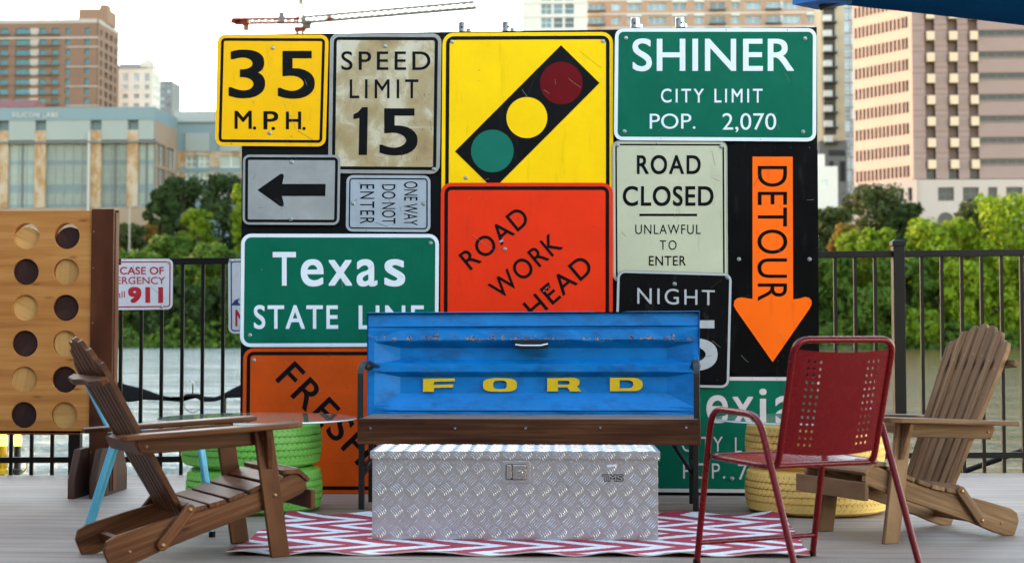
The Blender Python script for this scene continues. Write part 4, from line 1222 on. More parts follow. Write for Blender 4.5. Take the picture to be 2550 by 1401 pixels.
# ================================================================== PERFORATED METAL CHAIRS
def metal_chair(label, loc, rz, mat, w=.272, rx=.62, hax=-.112, har=-.419, hz=.60, zs=.405, bx=-.461, tbx=-.576, bz=.862, wb=.222, fine=False):
    t = thing('metal_armchair', label, 'chair', loc, rz, 'perforated metal chairs')
    r = .0125
    P = lambda name, mb: mb.build(name, [mat, M['board']], t, True)
    for s in (1, -1):
        mb = MB(); mb.tube(fillet([(0, s * w, .004), (hax, s * w, hz), (har, s * w, hz - .012), (-rx, s * w, .004)], .075, 8), r, 14); P('leg_frame', mb)
        for fx in (0, -rx):
            mb = MB(); mb.lathe([(0, 0), (r + .002, 0), (r + .002, .02), (0, .02)], (fx, s * w, 0), 14, smooth=False, mi=1); P('foot_cap', mb)
    k = .085 / hz
    mb = MB(); mb.tube([(k * hax, -w, .085), (k * hax, w, .085)], .010, 12); P('stretcher', mb)
    # seat: tube rim and a thin perforated pan
    sw = w - r - .004
    x0, x1 = bx + .015, hax * zs / hz + .01
    rim = fillet([(x0 + .1, -sw, zs), (x1, -sw, zs + .012), (x1, sw, zs + .012), (x0, sw, zs), (x0, -sw, zs), (x0 + .1, -sw, zs)], .055, 6)
    mb = MB(); mb.tube(rim[:-1], .0105, 12, closed=True, caps=False); P('seat_rim', mb)
    mb = MB()
    nx, ny = 15, 15
    xs = [x0 + .006 + (x1 - x0 - .012) * i / nx for i in range(nx + 1)]
    ys = [-sw + .006 + (2 * sw - .012) * i / ny for i in range(ny + 1)]
    pan = lambda a, b, d: Vector((a, b, zs + .006 + .012 * (a - x0) / (x1 - x0) - .020 * (1 - (b / sw) ** 2) * math.sin(math.pi * min(1, max(0, (a - x0) / (x1 - x0)))) - .0015 * d))
    hs = {(i, j) for i in range(2, 13) for j in (2, 3, 4, 10, 11, 12)}
    hole_sheet(mb, xs, ys, pan, .0052, hs, 8, 0, True)
    P('seat', mb)
    # back: tube hoop rising from the seat, panel hung inside it
    up_ = Vector((tbx - bx, 0, bz - zs))
    hoop = fillet([(bx + .09, -.205, zs - .003), (bx + .005, -.215, zs - .003), (tbx, -wb, bz), (tbx, wb, bz), (bx + .005, .215, zs - .003), (bx + .09, .205, zs - .003)], .06, 8)
    mb = MB(); mb.tube(hoop, r, 14); P('back_hoop', mb)
    z0, z1 = .075, .90
    def bp(a, b, d):
        hw = .207 + (wb - .215 + .002) * b
        return Vector((bx + up_.x * b - .022 * (1 - a * a) + .0016 * d - .004, a * hw, zs + up_.z * b + .012 * (a * a) * (1 if b < .5 else 1)))
    na, nb_ = 18, 15
    xs = [-1 + 2 * i / na for i in range(na + 1)]; zs_ = [z0 + (z1 - z0) * j / nb_ for j in range(nb_ + 1)]
    mb = MB()
    hs = {(i, j) for j in range(1, 14) for i in ((2, 3, 4, 13, 14, 15) if not fine else range(2, 20))}
    # holes are round in metres: the sheet parameter is scaled inside the cell
    def bpr(a, b, d): return bp(a, b, d)
    hx_, hz_ = .207 * 2 / na, up_.z * (z1 - z0) / nb_
    sx_, sz_ = 1 / .207, 1 / up_.z
    xs_m = [v * .207 for v in xs]; zs_m = [v * up_.z for v in zs_]
    hole_sheet(mb, xs_m, zs_m, lambda a, b, d: bp(a * sx_, b * sz_, d), .0053, hs, 8, 0, True)
    P('back_panel', mb)
    return t
red = paint('glossy red chair paint', (.135, .0006, .0032), .27, .06, 5, (.12, .002, .006), .78, 40, bump=.02, spec=.28)
blue = paint('pale blue chair paint', (.115, .42, .56), .35, .06, 5, bump=.02)
metal_chair('red metal armchair with perforated back facing the board', (.603, 6.686, 0), 2.085, red, rx=.66)
def low_chair(label, loc, rz, mat, w=.225, L=.545, zs=.43, bz=.66):
    """armless low-backed metal chair, splayed tube legs, perforated back"""
    t = thing('metal_side_chair', label, 'chair', loc, rz)
    P = lambda name, mb: mb.build(name, [mat, M['board']], t, True)
    for s in (1, -1):
        for x0, x1 in ((0, -.06), (-L, -.42)):
            mb = MB(); mb.tube([(x0, s * w, .004), (x1, s * w, zs - .01)], .0125, 12); P('leg', mb)
            mb = MB(); mb.lathe([(0, 0), (.0145, 0), (.0145, .025), (0, .025)], (x0, s * w, 0), 14, smooth=False, mi=1); P('foot_cap', mb)
    mb = MB(); mb.tube(fillet([(-.25, -w, zs), (-.03, -w, zs), (-.03, w, zs), (-.44, w, zs), (-.44, -w, zs), (-.25, -w, zs)], .05, 6)[:-1], .012, 12, closed=True, caps=False); P('seat_rim', mb)
    mb = MB(); mb.prism(rrect(-.435, -w + .004, -.036, w - .004, .05), lambda a, b, k: Vector((a, b, zs + .004 + k)), -.002, .002); P('seat', mb)
    mb = MB(); mb.tube(fillet([(-.42, -w, zs), (-.535, -w + .005, bz), (-.535, w - .005, bz), (-.42, w, zs)], .05, 8), .0125, 12); P('back_hoop', mb)
    nx, nz = 20, 11
    mb = MB()
    xs = [-w + .012 + (2 * w - .024) * i / nx for i in range(nx + 1)]; zz_ = [.02 + (bz - zs - .03) * j / nz for j in range(nz + 1)]
    hole_sheet(mb, xs, zz_, lambda a, b, d: Vector((-.42 - .115 * b / (bz - zs) - .012 * (1 - (a / w) ** 2) + .0016 * d, a, zs + b)), .0055, {(i, j) for i in range(nx) for j in range(nz)}, 8, 0, True)
    P('back_panel', mb)
    return t
_f = PZ(528, 1336); _r = .22
low_chair('pale blue metal side chair mostly hidden behind the dark wooden chair', (_f.x - math.sin(_r) * .225, _f.y + math.cos(_r) * .225, 0), _r, blue)

# ================================================================== SHADE UMBRELLA
ca, cb = PY(2008, 3, 6.5), PY(2550, 92, 7.15)
e1 = Vector((cb.x - ca.x, cb.y - ca.y, 0)).normalized(); e2 = Vector((e1.y, -e1.x, 0))
SQ = 2.7
zc = ca.z
cc = Vector((ca.x, ca.y, zc)) + e1 * SQ / 2 + e2 * SQ / 2
um = thing('patio_umbrella', 'dark blue patio umbrella canopy at the top right corner', 'umbrella', (cc.x, cc.y, 0))
cn = [Vector((ca.x, ca.y, zc)) + e1 * a * SQ + e2 * b * SQ for a, b in ((0, 0), (1, 0), (1, 1), (0, 1))]
apex = cc + Vector((0, 0, .62))
t_ = NT('navy canopy cloth'); co = t_.coord('Object')
t_.set(Base_Color=t_.ramp(t_.noise(co, 6, 4), [(.3, (.0015, .065, .165)), (.7, (.0025, .08, .20))]), Roughness=.85, Specular_IOR_Level=.03)
tl_ = t_.n('BsdfTranslucent'); tl_.inputs[0].default_value = (.004, .10, .28, 1)
mx_ = t_.n('MixShader'); mx_.inputs[0].default_value = .18
t_.l(t_.b.outputs[0], mx_.inputs[1]); t_.l(tl_.outputs[0], mx_.inputs[2]); t_.l(mx_.outputs[0], t_.out.inputs[0])
mb = MB()
for k in range(4):
    a, b = cn[k], cn[(k + 1) % 4]
    nseg = 10
    vs, fs = [], []
    for i in range(nseg + 1):
        s = i / nseg
        for j in range(nseg + 1):
            q = j / nseg
            p = (a * (1 - s) + b * s) * (1 - q) + apex * q
            p = p - Vector((0, 0, .05 * 4 * s * (1 - s) * (1 - q) * q)) + (cc - (a + b) / 2).normalized() * .05 * 4 * s * (1 - s) * (1 - q)
            vs.append(p)
    for i in range(nseg):
        for j in range(nseg): fs.append((i * (nseg + 1) + j, (i + 1) * (nseg + 1) + j, (i + 1) * (nseg + 1) + j + 1, i * (nseg + 1) + j + 1))
    mb.add(vs, fs, 0, True)
cano = mb.build('canopy', t_.m, um)
sd = cano.modifiers.new('thickness', 'SOLIDIFY'); sd.thickness = .006
mb = MB()
for c in cn: mb.tube([c - Vector((0, 0, .03)) + (cc - c).normalized() * .05, apex - Vector((0, 0, .06))], .011, 6)
mb.build('rib_frame', M['black_steel'], um)
mb = MB(); mb.tube([(cc.x, cc.y, .06), (cc.x, cc.y, apex.z + .05)], .024, 14); mb.build('pole', M['black_steel'], um)
mb = MB(); mb.lathe([(0, 0), (.30, 0), (.30, .05), (.06, .07), (.03, .3), (0, .3)], (cc.x, cc.y, 0), 28); mb.build('base', M['black_steel'], um)
MB().box(cn[0] + (cc - cn[0]).normalized() * .06 + Vector((0, 0, -.006)), (.16, .16, .02), Matrix.Rotation(R(45), 3, 'Z')).build('lit_corner_patch', paint('lit-through blue cloth', (.008, .16, .50), .6), um)  # added patch: canopy corner with light coming through, painted a brighter blue

# ================================================================== THINGS JUST BEYOND THE RAILING
YC = 11.5
top = [(270, 948), (299, 951), (315, 957), (354, 966), (395, 981), (434, 990), (455, 992), (459, 981), (475, 979), (500, 980), (507, 986), (536, 988), (553, 981), (594, 959), (625, 946), (680, 935), (760, 930)]
bot = [(760, 985), (680, 988), (594, 989), (568, 990), (553, 994), (534, 999), (504, 1000), (488, 990), (462, 997), (452, 1000), (395, 996), (360, 995), (325, 1000), (299, 999), (270, 999)]
mb = MB(); mb.prism(top + bot, lambda a, b, k: PY(a, b, YC + k), 0, .09)
tarp = thing('mooring_tarp', 'black rolled tarp sagging between posts just beyond the left railing', 'tarp', (PY(500, 990, YC).x, YC, WZ))
mb.build('cloth_roll', M['rope'], tarp, bevel=.02)
mb = MB(); mb.tube([PY(559, 990, YC), PY(559, 1330, YC)], .013, 8); mb.tube([PY(290, 990, YC + .1), PY(290, 1400, YC + .1)], .02, 8); mb.tube([PY(740, 980, YC + .1), PY(740, 1400, YC + .1)], .02, 8); mb.build('support_post', M['black_steel'], tarp)
mb = MB(); mb.tube([PY(480, 982, YC + .04), PY(480, 957, YC + .04)], .005, 6); mb.lathe([(0, 0), (.009, .003), (.011, .012), (.007, .02), (0, .022)], PY(480, 957, YC + .04), 12, mi=1); mb.build('small_lamp', [M['black_steel'], paint('white lamp cap', (.75, .72, .62), .4)], tarp)
mb = MB(); mb.tube([PY(458 + 22 - 22 * math.cos(R(a)), 1004 + 22 * math.sin(R(a)), YC + .02) for a in range(0, 181, 15)], .0025, 6); mb.build('rope_loop', M['rope'], tarp)
amber = NT('lit amber lamp glass'); amber.set(Base_Color=(.8, .35, .03), Roughness=.3, Emission_Color=(1.0, .38, .04)); amber.b.inputs['Emission Strength'].default_value = 1.1
ysteel = paint('yellow lamp cage', (.75, .48, .01), .45, .1)
for px, lab, wd in ((5, 'amber lit lamp on a yellow ribbed base, the one at the photo edge', 1), (43, 'amber lit lamp on a dark base left of the railing post', .8)):
    Y = 11.9
    b0 = PY(px, 1165, Y)
    lamp = thing('marker_lamp', lab, 'lamp', b0, 0, 'amber lamps beyond the railing')
    h = .105
    MB().lathe([(0, .16), (.030 * wd, .16), (.034 * wd, .185), (.034 * wd, .225), (.022 * wd, .245), (0, .25)], (0, 0, 0), 20).build('lamp_glass', amber.m, lamp, True)
    mb = MB(); mb.lathe([(0, -.04), (.045 * wd, -.04), (.045 * wd, -.01), (.03 * wd, 0), (.03 * wd, .16), (0, .16)], (0, 0, 0), 16, mi=0 if wd == 1 else 1)
    if wd == 1:
        for k in range(10):
            a = k * math.pi / 5; mb.tube([(.036 * math.cos(a), .036 * math.sin(a), .0), (.036 * math.cos(a), .036 * math.sin(a), .10)], .004, 6, 0)
    else:
        mb.tube([(.05 + .03 * math.sin(R(a)), -.03, .03 + .05 * math.cos(R(a))) for a in range(0, 181, 20)], .006, 6, 0)
    mb.build('lamp_base', [ysteel, M['black_steel']], lamp, True)
    mb = MB(); mb.tube([(0, 0, -.04), (0, 0, WZ - b0.z)], .02, 8); mb.build('mooring_pole', M['black_steel'], lamp, True)

# ================================================================== FAR BANK: BUILDINGS
def proj(p):
    d = Vector(p) - Vector((0, 0, EYE)); z = d.dot(_fw)
    return CX + F * d.dot(_rt) / z, YP - F * d.dot(_up) / z
def shown(p):
    x, y = proj(p)
    return -10 < x < 2560 and -20 < y < 640 and not (605 < x < 2030 and y > 80)
_wm = {}
def pane_mesh(w, h, style, glass, frame):
    key = (round(w, 1), round(h, 1), style, glass.name)
    if key in _wm: return _wm[key]
    mb = MB(); w, h = key[0], key[1]
    mb.add([(-w / 2, 0, -h / 2), (w / 2, 0, -h / 2), (w / 2, 0, h / 2), (-w / 2, 0, h / 2)], [(0, 1, 2, 3)])
    nv, nh = style
    f = .10
    for i in range(nv + 1):
        x = -w / 2 + w * i / nv; x = min(max(x, -w / 2 + f / 2), w / 2 - f / 2)
        mb.box((x, -.03, 0), (f, .10, h), mi=1, axis=None)
    for i in range(nh + 1):
        z = -h / 2 + h * i / nh; z = min(max(z, -h / 2 + f / 2), h / 2 - f / 2)
        mb.box((0, -.035, z), (w, .10, f), mi=1, axis=None)
    _wm[key] = mb.mesh('window', [glass, frame])
    return _wm[key]
class Building:
    def __init__(s, name, label, cat, loc):
        s.root = thing(name, label, cat, loc); s.wall = MB(); s.mats = []; s.wins = []
    def mi(s, m):
        if m not in s.mats: s.mats.append(m)
        return s.mats.index(m)
    def facade(s, o, u, ws, hs, mat, glass, frame, reveal=.35, style=(2, 2), band=None, mat2=None):
        """o: lower corner, u: horizontal unit vector (outward normal is u x z turned right), ws/hs: (size, flag)"""
        o = Vector(o); u = Vector(u).normalized(); n = Vector((u.y, -u.x, 0))
        z0 = 0
        for h, hf in hs:
            k = s.mi(mat2 if (hf == -1 and mat2) else mat)
            x0 = 0
            if hf < 1:
                W_ = sum(a for a, _ in ws)
                out = n * (.12 if hf == -1 else 0)
                q = [o + u * a + Vector((0, 0, b)) + out for a, b in ((0, z0), (W_, z0), (W_, z0 + h), (0, z0 + h))]
                s.wall.add(q, [(0, 1, 2, 3)], k)
                if hf == -1:
                    q2 = [p - n * .12 for p in q]
                    s.wall.add(q + q2, [(0, 4, 5, 1), (3, 2, 6, 7)], k)
            else:
                for w, wf in ws:
                    q = [o + u * a + Vector((0, 0, b)) for a, b in ((x0, z0), (x0 + w, z0), (x0 + w, z0 + h), (x0, z0 + h))]
                    if wf < 1:
                        out = n * (.15 if wf == -1 else 0)
                        kk = s.mi(mat2) if (wf == -1 and mat2) else k
                        s.wall.add([p + out for p in q], [(0, 1, 2, 3)], kk)
                    else:
                        b = [p - n * reveal for p in q]
                        s.wall.add(q + b, [(0, 4, 5, 1), (1, 5, 6, 2), (2, 6, 7, 3), (3, 7, 4, 0)], k)
                        c = (b[0] + b[2]) / 2
                        s.wins.append((c, w, h, u, n, style if wf == 1 else (max(1, round(w / 1.6)), max(1, round(h / 1.6))), glass, frame))
                    x0 += w
            z0 += h
        return z0
    def quad(s, pts, mat): s.wall.add(pts, [tuple(range(len(pts)))], s.mi(mat))
    def block(s, x0, x1, y0, y1, z0, z1, mat, faces='TBLRF'):
        c = [Vector((x, y, z)) for z in (z0, z1) for y in (y0, y1) for x in (x0, x1)]
        d = dict(T=(4, 5, 7, 6), B=(3, 2, 6, 7), L=(2, 0, 4, 6), R=(1, 3, 7, 5), F=(0, 1, 5, 4), D=(0, 2, 3, 1))
        s.wall.add(c, [d[f] for f in faces], s.mi(mat))
    def part(s, name, mb, mat): return mb.build(name, mat, s.root)
    def done(s):
        s.wall.build('wall', s.mats, s.root)
        loc = s.root.location
        ws = sorted(s.wins, key=lambda q: not shown(q[0]))
        for c, w, h, u, n, st, gl_, fr in ws[:100]:
            M4 = Matrix(((u.x, -n.x, 0, c.x - loc.x), (u.y, -n.y, 0, c.y - loc.y), (0, 0, 1, c.z - loc.z), (0, 0, 0, 1)))
            linked('window', pane_mesh(w, h, st, gl_, fr), s.root, M4)
        if len(ws) > 100:
            mb = MB()
            for c, w, h, u, n, st, gl_, fr in ws[100:]:
                me = pane_mesh(w, h, st, gl_, fr)
                M4 = Matrix(((u.x, -n.x, 0, c.x), (u.y, -n.y, 0, c.y), (0, 0, 1, c.z), (0, 0, 0, 1)))
                for p in me.polygons: mb.add([M4 @ me.vertices[i].co for i in p.vertices], [tuple(range(len(p.vertices)))], p.material_index)
            tag(mb.build('window', [ws[0][6], ws[0][7]], s.root), kind='stuff')
GZ = 3.0
def bands(pxs, Y, row=400):
    """[(px0, px1, flag)...] -> widths in metres at depth Y"""
    return [(PY(b, row, Y).x - PY(a, row, Y).x, f) for a, b, f in pxs]
def rows_of(lst, Y, col):
    return [(PY(col, a, Y).z - PY(col, b, Y).z, f) for b, a, f in [(q[0], q[1], q[2]) for q in lst]]
def hz(py, Y, col=1275): return PY(col, py, Y).z

brick = facade_mat('brown brick', (0.131, 0.074, 0.050)); brick_l = facade_mat('light brown brick', (0.170, 0.102, 0.066)); conc = facade_mat('pale concrete', (0.265, 0.241, 0.225))  # brown brick raised paler, distance haze put into its colour
teal = window_mat('teal window glass', (0.027, 0.128, 0.173)); dkframe = paint('dark window frame', (.06, .07, .075), .5); paleframe = paint('pale window frame', (.55, .53, .5), .5)
dkglass = window_mat('dark window glass', (0.016, 0.019, 0.022)); greyglass = window_mat('grey window glass', (0.190, 0.265, 0.320)); paleglass = window_mat('pale office glass', (0.280, 0.322, 0.315), .2)
# -- brown brick apartment tower, far left
Y = 520
xe = PY(243, 200, Y).x; x_0 = PY(-330, 200, Y).x
b = Building('brick_apartment_tower', 'brown brick apartment tower with teal windows at the far left', 'building', (xe - 20, Y, GZ))
cen = [78, 106, 131, 155, 179, 204, 228, 252]; step = 24.7
zr = [hz(c, Y, 150) for c in cen]
while zr[-1] - 4 > GZ + 2: zr.append(zr[-1] - (zr[0] - zr[7]) / 7)
zr = zr[::-1]
hs = []; z = GZ
for i, c in enumerate(zr):
    hs.append((c - 1.0 - z, 0)); hs.append((2.0, 1)); z = c + 1.0
hs += [(hz(66, Y, 150) - z, 0), (hz(58, Y, 150) - hz(66, Y, 150), 0), (hz(48, Y, 150) - hz(58, Y, 150), -1)]
pat = [(-330, -300, 0), (-300, -262, 2), (-262, -230, 0), (-230, -215, 1), (-215, -190, 0), (-190, -152, 2), (-152, -120, 0), (-120, -82, 2), (-82, -50, 0), (-50, -33, 1), (-33, 0, 0), (0, 20, 1), (20, 38, 0), (38, 75, 2), (75, 97, -1), (97, 115, 1), (115, 129, 0), (129, 146, 1), (146, 163, 0), (163, 175, 1), (175, 211, 0), (211, 223, 1), (223, 243, 0)]
b.facade((x_0, Y, GZ), (1, 0, 0), bands(pat, Y), hs, brick, teal, dkframe, .5, (2, 1), mat2=conc)
b.facade((xe, Y, GZ), (0, 1, 0), [(2.5, 0), (2, 1), (3, 0), (3.2, 2), (2, 0), (3.2, 2), (2.2, 0), (2, 1), (3, 0)], hs, brick, dkglass, dkframe, .9, (2, 1), mat2=conc)
zt = hz(48, Y, 150)
b.block(x_0, xe, Y + .3, Y + 23, GZ, zt, brick, 'TBL')
b.block(PY(195, 30, Y + 8).x, PY(268, 30, Y + 8).x, Y + 8, Y + 18, zt, hz(22, Y + 8, 230), brick_l, 'TBLRF')
b.block(PY(243, 30, Y + 8).x, PY(262, 30, Y + 8).x, Y + 10, Y + 15, zt, hz(8, Y + 8, 250), brick_l, 'TBLRF')
mb = MB(); 
for zc_ in (hz(95, Y, 150), ):
    mb.box(((x_0 + xe) / 2, Y - .15, zc_), (xe - x_0, .3, .6), axis=None)
for c in zr[6::2]: mb.box((PY(205, 200, Y).x, Y - .1, c - 1.5), (PY(243, 200, Y).x - PY(165, 200, Y).x, .22, .35), axis=None)
b.part('cornice_band', mb, conc)
for c in zr[-9:]:
    for a0, a1 in ((36, 77), (95, 148), (-2, 22)):
        mb = MB(); xx0, xx1 = PY(a0, 200, Y).x, PY(a1, 200, Y).x
        mb.box(((xx0 + xx1) / 2, Y - .6, c - 1.05), (xx1 - xx0, 1.2, .18), axis=None); mb.box(((xx0 + xx1) / 2, Y - 1.2, c - .35), (xx1 - xx0, .06, .12), axis=None)
        for kk in range(6): mb.box((xx0 + (xx1 - xx0) * kk / 5, Y - 1.2, c - .7), (.10, .06, .7), axis=None)
        b.part('balcony', mb, dkframe)
b.done()
# -- cream building with a slate roof
Y = 560
cream = facade_mat('cream render', (0.448, 0.445, 0.423)); slate = facade_mat('blue grey slate', (0.077, 0.096, 0.119)); greywall = facade_mat('blue grey wall', (0.127, 0.142, 0.154))
xa, xb = PY(293, 200, Y).x, PY(380, 200, Y).x
b = Building('cream_building', 'cream building with a blue grey roof behind the brick tower', 'building', ((xa + xb) / 2, Y, GZ))
hs = [(hz(262, Y) - GZ, 0)]
for a, c in ((262, 250), (239, 227), (217, 204), (196, 176)):
    hs.append((hz(c, Y) - hz(a, Y), 1)); hs.append((0, 0))
hh = []; edges = [262, 250, 239, 227, 217, 204, 196, 176, 160]
hh = [(hz(262, Y) - GZ, 0)] + [(hz(edges[i + 1], Y) - hz(edges[i], Y), 1 if i % 2 == 0 else 0) for i in range(8)]
b.facade((xa, Y, GZ), (1, 0, 0), bands([(293, 305, 0), (305, 319, 1), (319, 333, 0), (333, 347, 1), (347, 360, 0), (360, 372, 1), (372, 380, 0)], Y), hh, cream, greyglass, paleframe, .4, (3, 1))
b.facade((xb, Y, GZ), (0, 1, 0), [(2, 0), (2, 1), (2, 0), (2, 1), (2, 0)], hh, cream, greyglass, paleframe, .4, (2, 1))
b.block(xa, xb, Y + .3, Y + 10, GZ, hz(160, Y), cream, 'BLT')
mb = MB(); ze, zr_ = hz(160, Y), hz(145, Y)
mb.prism([(-.6, ze - .2), (10.6, ze - .2), (5, zr_)], lambda a, bb, k: Vector((k, Y + a, bb)), xa - .5, xb - 2.0); b.part('roof', mb, slate)
mb = MB(); mb.prism([(xb - 4.2, ze), (xb + .2, ze), (xb + .2, zr_ - .4), (xb - 1.6, zr_ + 1.0), (xb - 4.2, zr_ - .6)], lambda a, bb, k: Vector((a, Y + k, bb)), -.3, 5); b.part('gable', mb, cream)
b.done()
Y = 620
xa, xb = PY(378, 200, Y).x, PY(427, 200, Y).x
b = Building('grey_block', 'small blue grey block right of the cream building', 'building', ((xa + xb) / 2, Y, GZ))
ee = [262, 252, 244, 234, 226, 216, 209, 202, 194]
hh = [(hz(262, Y) - GZ, 0)] + [(hz(ee[i + 1], Y) - hz(ee[i], Y), 1 if i % 2 == 0 else 0) for i in range(8)]
b.facade((xa, Y, GZ), (1, 0, 0), bands([(378, 384, 0), (384, 394, 1), (394, 400, 0), (400, 410, 1), (410, 416, 0), (416, 424, 1), (424, 427, 0)], Y), hh, greywall, greyglass, dkframe, .4, (1, 1))
b.block(xa, xb, Y + .3, Y + 14, GZ, hz(194, Y), greywall, 'TBLR'); b.done()
# -- red roofed pavilion over the office roof
Y = 360
xa, xb = PY(-60, 250, Y).x, PY(84, 250, Y).x
b = Building('red_roofed_house', 'red roofed house peeping over the office roof at the left edge', 'building', ((xa + xb) / 2, Y, GZ))
b.block(xa + .5, xb - .5, Y, Y + 10, GZ, hz(258, Y), brick_l, 'TBLRF')
mb = MB(); mb.prism([(-.8, hz(260, Y)), (10.8, hz(260, Y)), (7, hz(236, Y)), (3, hz(236, Y))], lambda a, bb, k: Vector((k, Y + a, bb)), xa, xb); b.part('roof', mb, facade_mat('dull red roof', (0.115, 0.029, 0.025)))
b.done()
bayframe = paint('grey green glazing bar', (.17, .19, .185), .5)
# -- glass and stone office with a lettered roof band
Y = 280
stone = NT('patched orange stone'); co = stone.coord('Object', (1, 1, .55))
stone.set(Base_Color=stone.ramp(stone.noise(co, .55, 5, .75), [(.40, (.27, .225, .18)), (.50, (.25, .18, .115)), (.56, (.21, .12, .048)), (.66, (.17, .10, .05))]), Roughness=.8)
opanel = facade_mat('blue grey panel', (0.111, 0.164, 0.189), .05); olight = facade_mat('light office panel', (0.183, 0.212, 0.208), .06); peach = facade_mat('peach stone base', (.20, .145, .10), .08)
steelblue = window_mat('blue spandrel glass', (.085, .13, .155), .3); offglass = window_mat('office glass', (.15, .185, .175), .3)  # office glass base kept pale to stand in for reflected sky
xe = PY(385, 400, Y).x; x_0 = PY(-330, 400, Y).x
b = Building('glass_office', 'glass and stone office building with white lettering on its roof band', 'office', (xe - 15, Y, GZ))
zt = hz(268, Y, 200); zb = hz(300, Y, 200); zl = hz(355, Y, 200); zg = hz(517, Y, 200)
b.block(x_0, xe, Y - .4, Y + 15, zb, zt, opanel, 'TBLRFD')
b.block(x_0, xe - .8, Y + .8, Y + 15, GZ, zb, opanel, 'BLRF')
b.block(x_0, xe - .03, Y - .2, Y + .8, GZ, zg, peach, 'TBLF')
bays = [(-330, -240), (-215, -105), (-90, -5), (22, 88), (115, 225), (253, 318), (345, 384)]
for i, (a, c) in enumerate(bays):
    xa, xb = PY(a, 400, Y).x, PY(c, 400, Y).x
    mb = MB(); mb.box(((xa + xb) / 2, Y + .1, (zl + zb) / 2 + .2), (xb - xa, .8, zb - zl - .4), axis=None); b.part('light_panel', mb, olight)
    mb = MB(); w = xb - xa; H_ = zl - zg
    mb.box(((xa + xb) / 2, Y + .45, (zl + zg) / 2), (w, .2, H_), axis=None)
    for z0, z1 in ((hz(480, Y, 200), hz(459, Y, 200)), (hz(410, Y, 200), hz(399, Y, 200)), (hz(517, Y, 200), hz(508, Y, 200))): mb.box(((xa + xb) / 2, Y + .40, (z0 + z1) / 2), (w, .2, z1 - z0), mi=1, axis=None)
    nv = max(2, round(w / 1.5))
    for k in range(nv + 1): mb.box((xa + .06 + (w - .12) * k / nv, Y + .30, (zl + zg) / 2), (.07, .2, H_), mi=2, axis=None)
    for k in range(9): mb.box(((xa + xb) / 2, Y + .32, zg + H_ * k / 8), (w, .16, .07), mi=2, axis=None)
    if w < 5.5 or c - a < 75: mb.box((xa + w * .5, Y + .15, (zl + zg) / 2), (.26, .3, H_), mi=3, axis=None)
    b.part('window_bay', mb, [offglass, steelblue, bayframe, dkframe])
    ee = bays[i + 1][0] if i + 1 < len(bays) else c
    if ee > c:
        xc, xd = PY(c, 400, Y).x, PY(ee, 400, Y).x
        mb = MB(); mb.box(((xc + xd) / 2, Y + .15, (hz(325, Y, 200) + zg) / 2), (xd - xc, 1.1, hz(325, Y, 200) - zg), axis=None); b.part('stone_pier', mb, stone.m)
mb = MB(); mb.box(((x_0 + xe) / 2, Y - .35, zl), (xe - x_0 + 1, .9, .35), axis=None); b.part('ledge', mb, dkframe)
mb = MB(); xx = PY(224, 400, Y).x; mb.box((xx, Y - .6, (hz(322, Y) + GZ) / 2), (.42, .3, hz(322, Y) - GZ), axis=None); b.part('down_pipe', mb, facade_mat('white pipe', (0.277, 0.277, 0.277), .03))
mb = MB(); text_quad(mb, 'SILICON LABS', (30, 280, 145, 292), 0, lambda p, q: PY(p, q, Y - .55), .26, 1.15); b.part('lettering', mb, facade_mat('white letters', (0.308, 0.308, 0.308), .02))
# receding side
sd_h = [(zg - GZ, 0), (hz(480, Y) - zg, 1), (.6, 0), (hz(410, Y) - hz(480, Y) - .6, 1), (.6, 0), (zl - hz(410, Y) - .6, 1), (.5, -1), (zb - zl - .5, 0)]
b.facade((xe, Y - .2, GZ), (0, 1, 0), [(1.2, -1), (2.4, 1), (.5, 0), (2.4, 1), (1.2, -1), (2.4, 1), (.5, 0), (2.4, 1), (2.0, -1)], sd_h, peach, greyglass, dkframe, .4, (2, 3), mat2=peach)
# rear wing to the right
Y2 = 296
xw0, xw1 = PY(436, 400, Y2).x, PY(700, 400, Y2).x
ee = [(560, 500, 0), (500, 470, 1), (470, 455, 0), (455, 425, 1), (425, 413, 0), (413, 383, 1), (383, 373, -1), (373, 328, 0), (328, 300, 0)]
hh = [(hz(560, Y2) - GZ, 0)] + [(hz(c, Y2) - hz(a, Y2), f) for a, c, f in ee]
b.facade((xw0, Y2, GZ), (1, 0, 0), bands([(436, 462, -1), (462, 490, 1), (490, 494, 0), (494, 522, 1), (522, 548, -1), (548, 600, 2), (600, 625, -1), (625, 690, 2), (690, 700, 0)], Y2), hh, opanel, offglass, paleframe, .4, (2, 2), mat2=stone.m)
b.block(xw0, xw1, Y2 - .6, Y2 + 12, hz(300, Y2), hz(272, Y2), facade_mat('pale roof band', (0.200, 0.223, 0.238), .05), 'TBLRFD')
b.block(xw0, xw1, Y2 + .7, Y2 + 12, GZ, hz(300, Y2), opanel, 'TBLR')
for a, c in ((462, 522), (548, 600), (625, 690)):
    mb = MB(); xa, xb = PY(a, 400, Y2).x, PY(c, 400, Y2).x; mb.box(((xa + xb) / 2, Y2 - .1, hz(350, Y2)), (xb - xa, .5, hz(326, Y2) - hz(372, Y2)), axis=None); b.part('light_panel', mb, olight)
b.done()
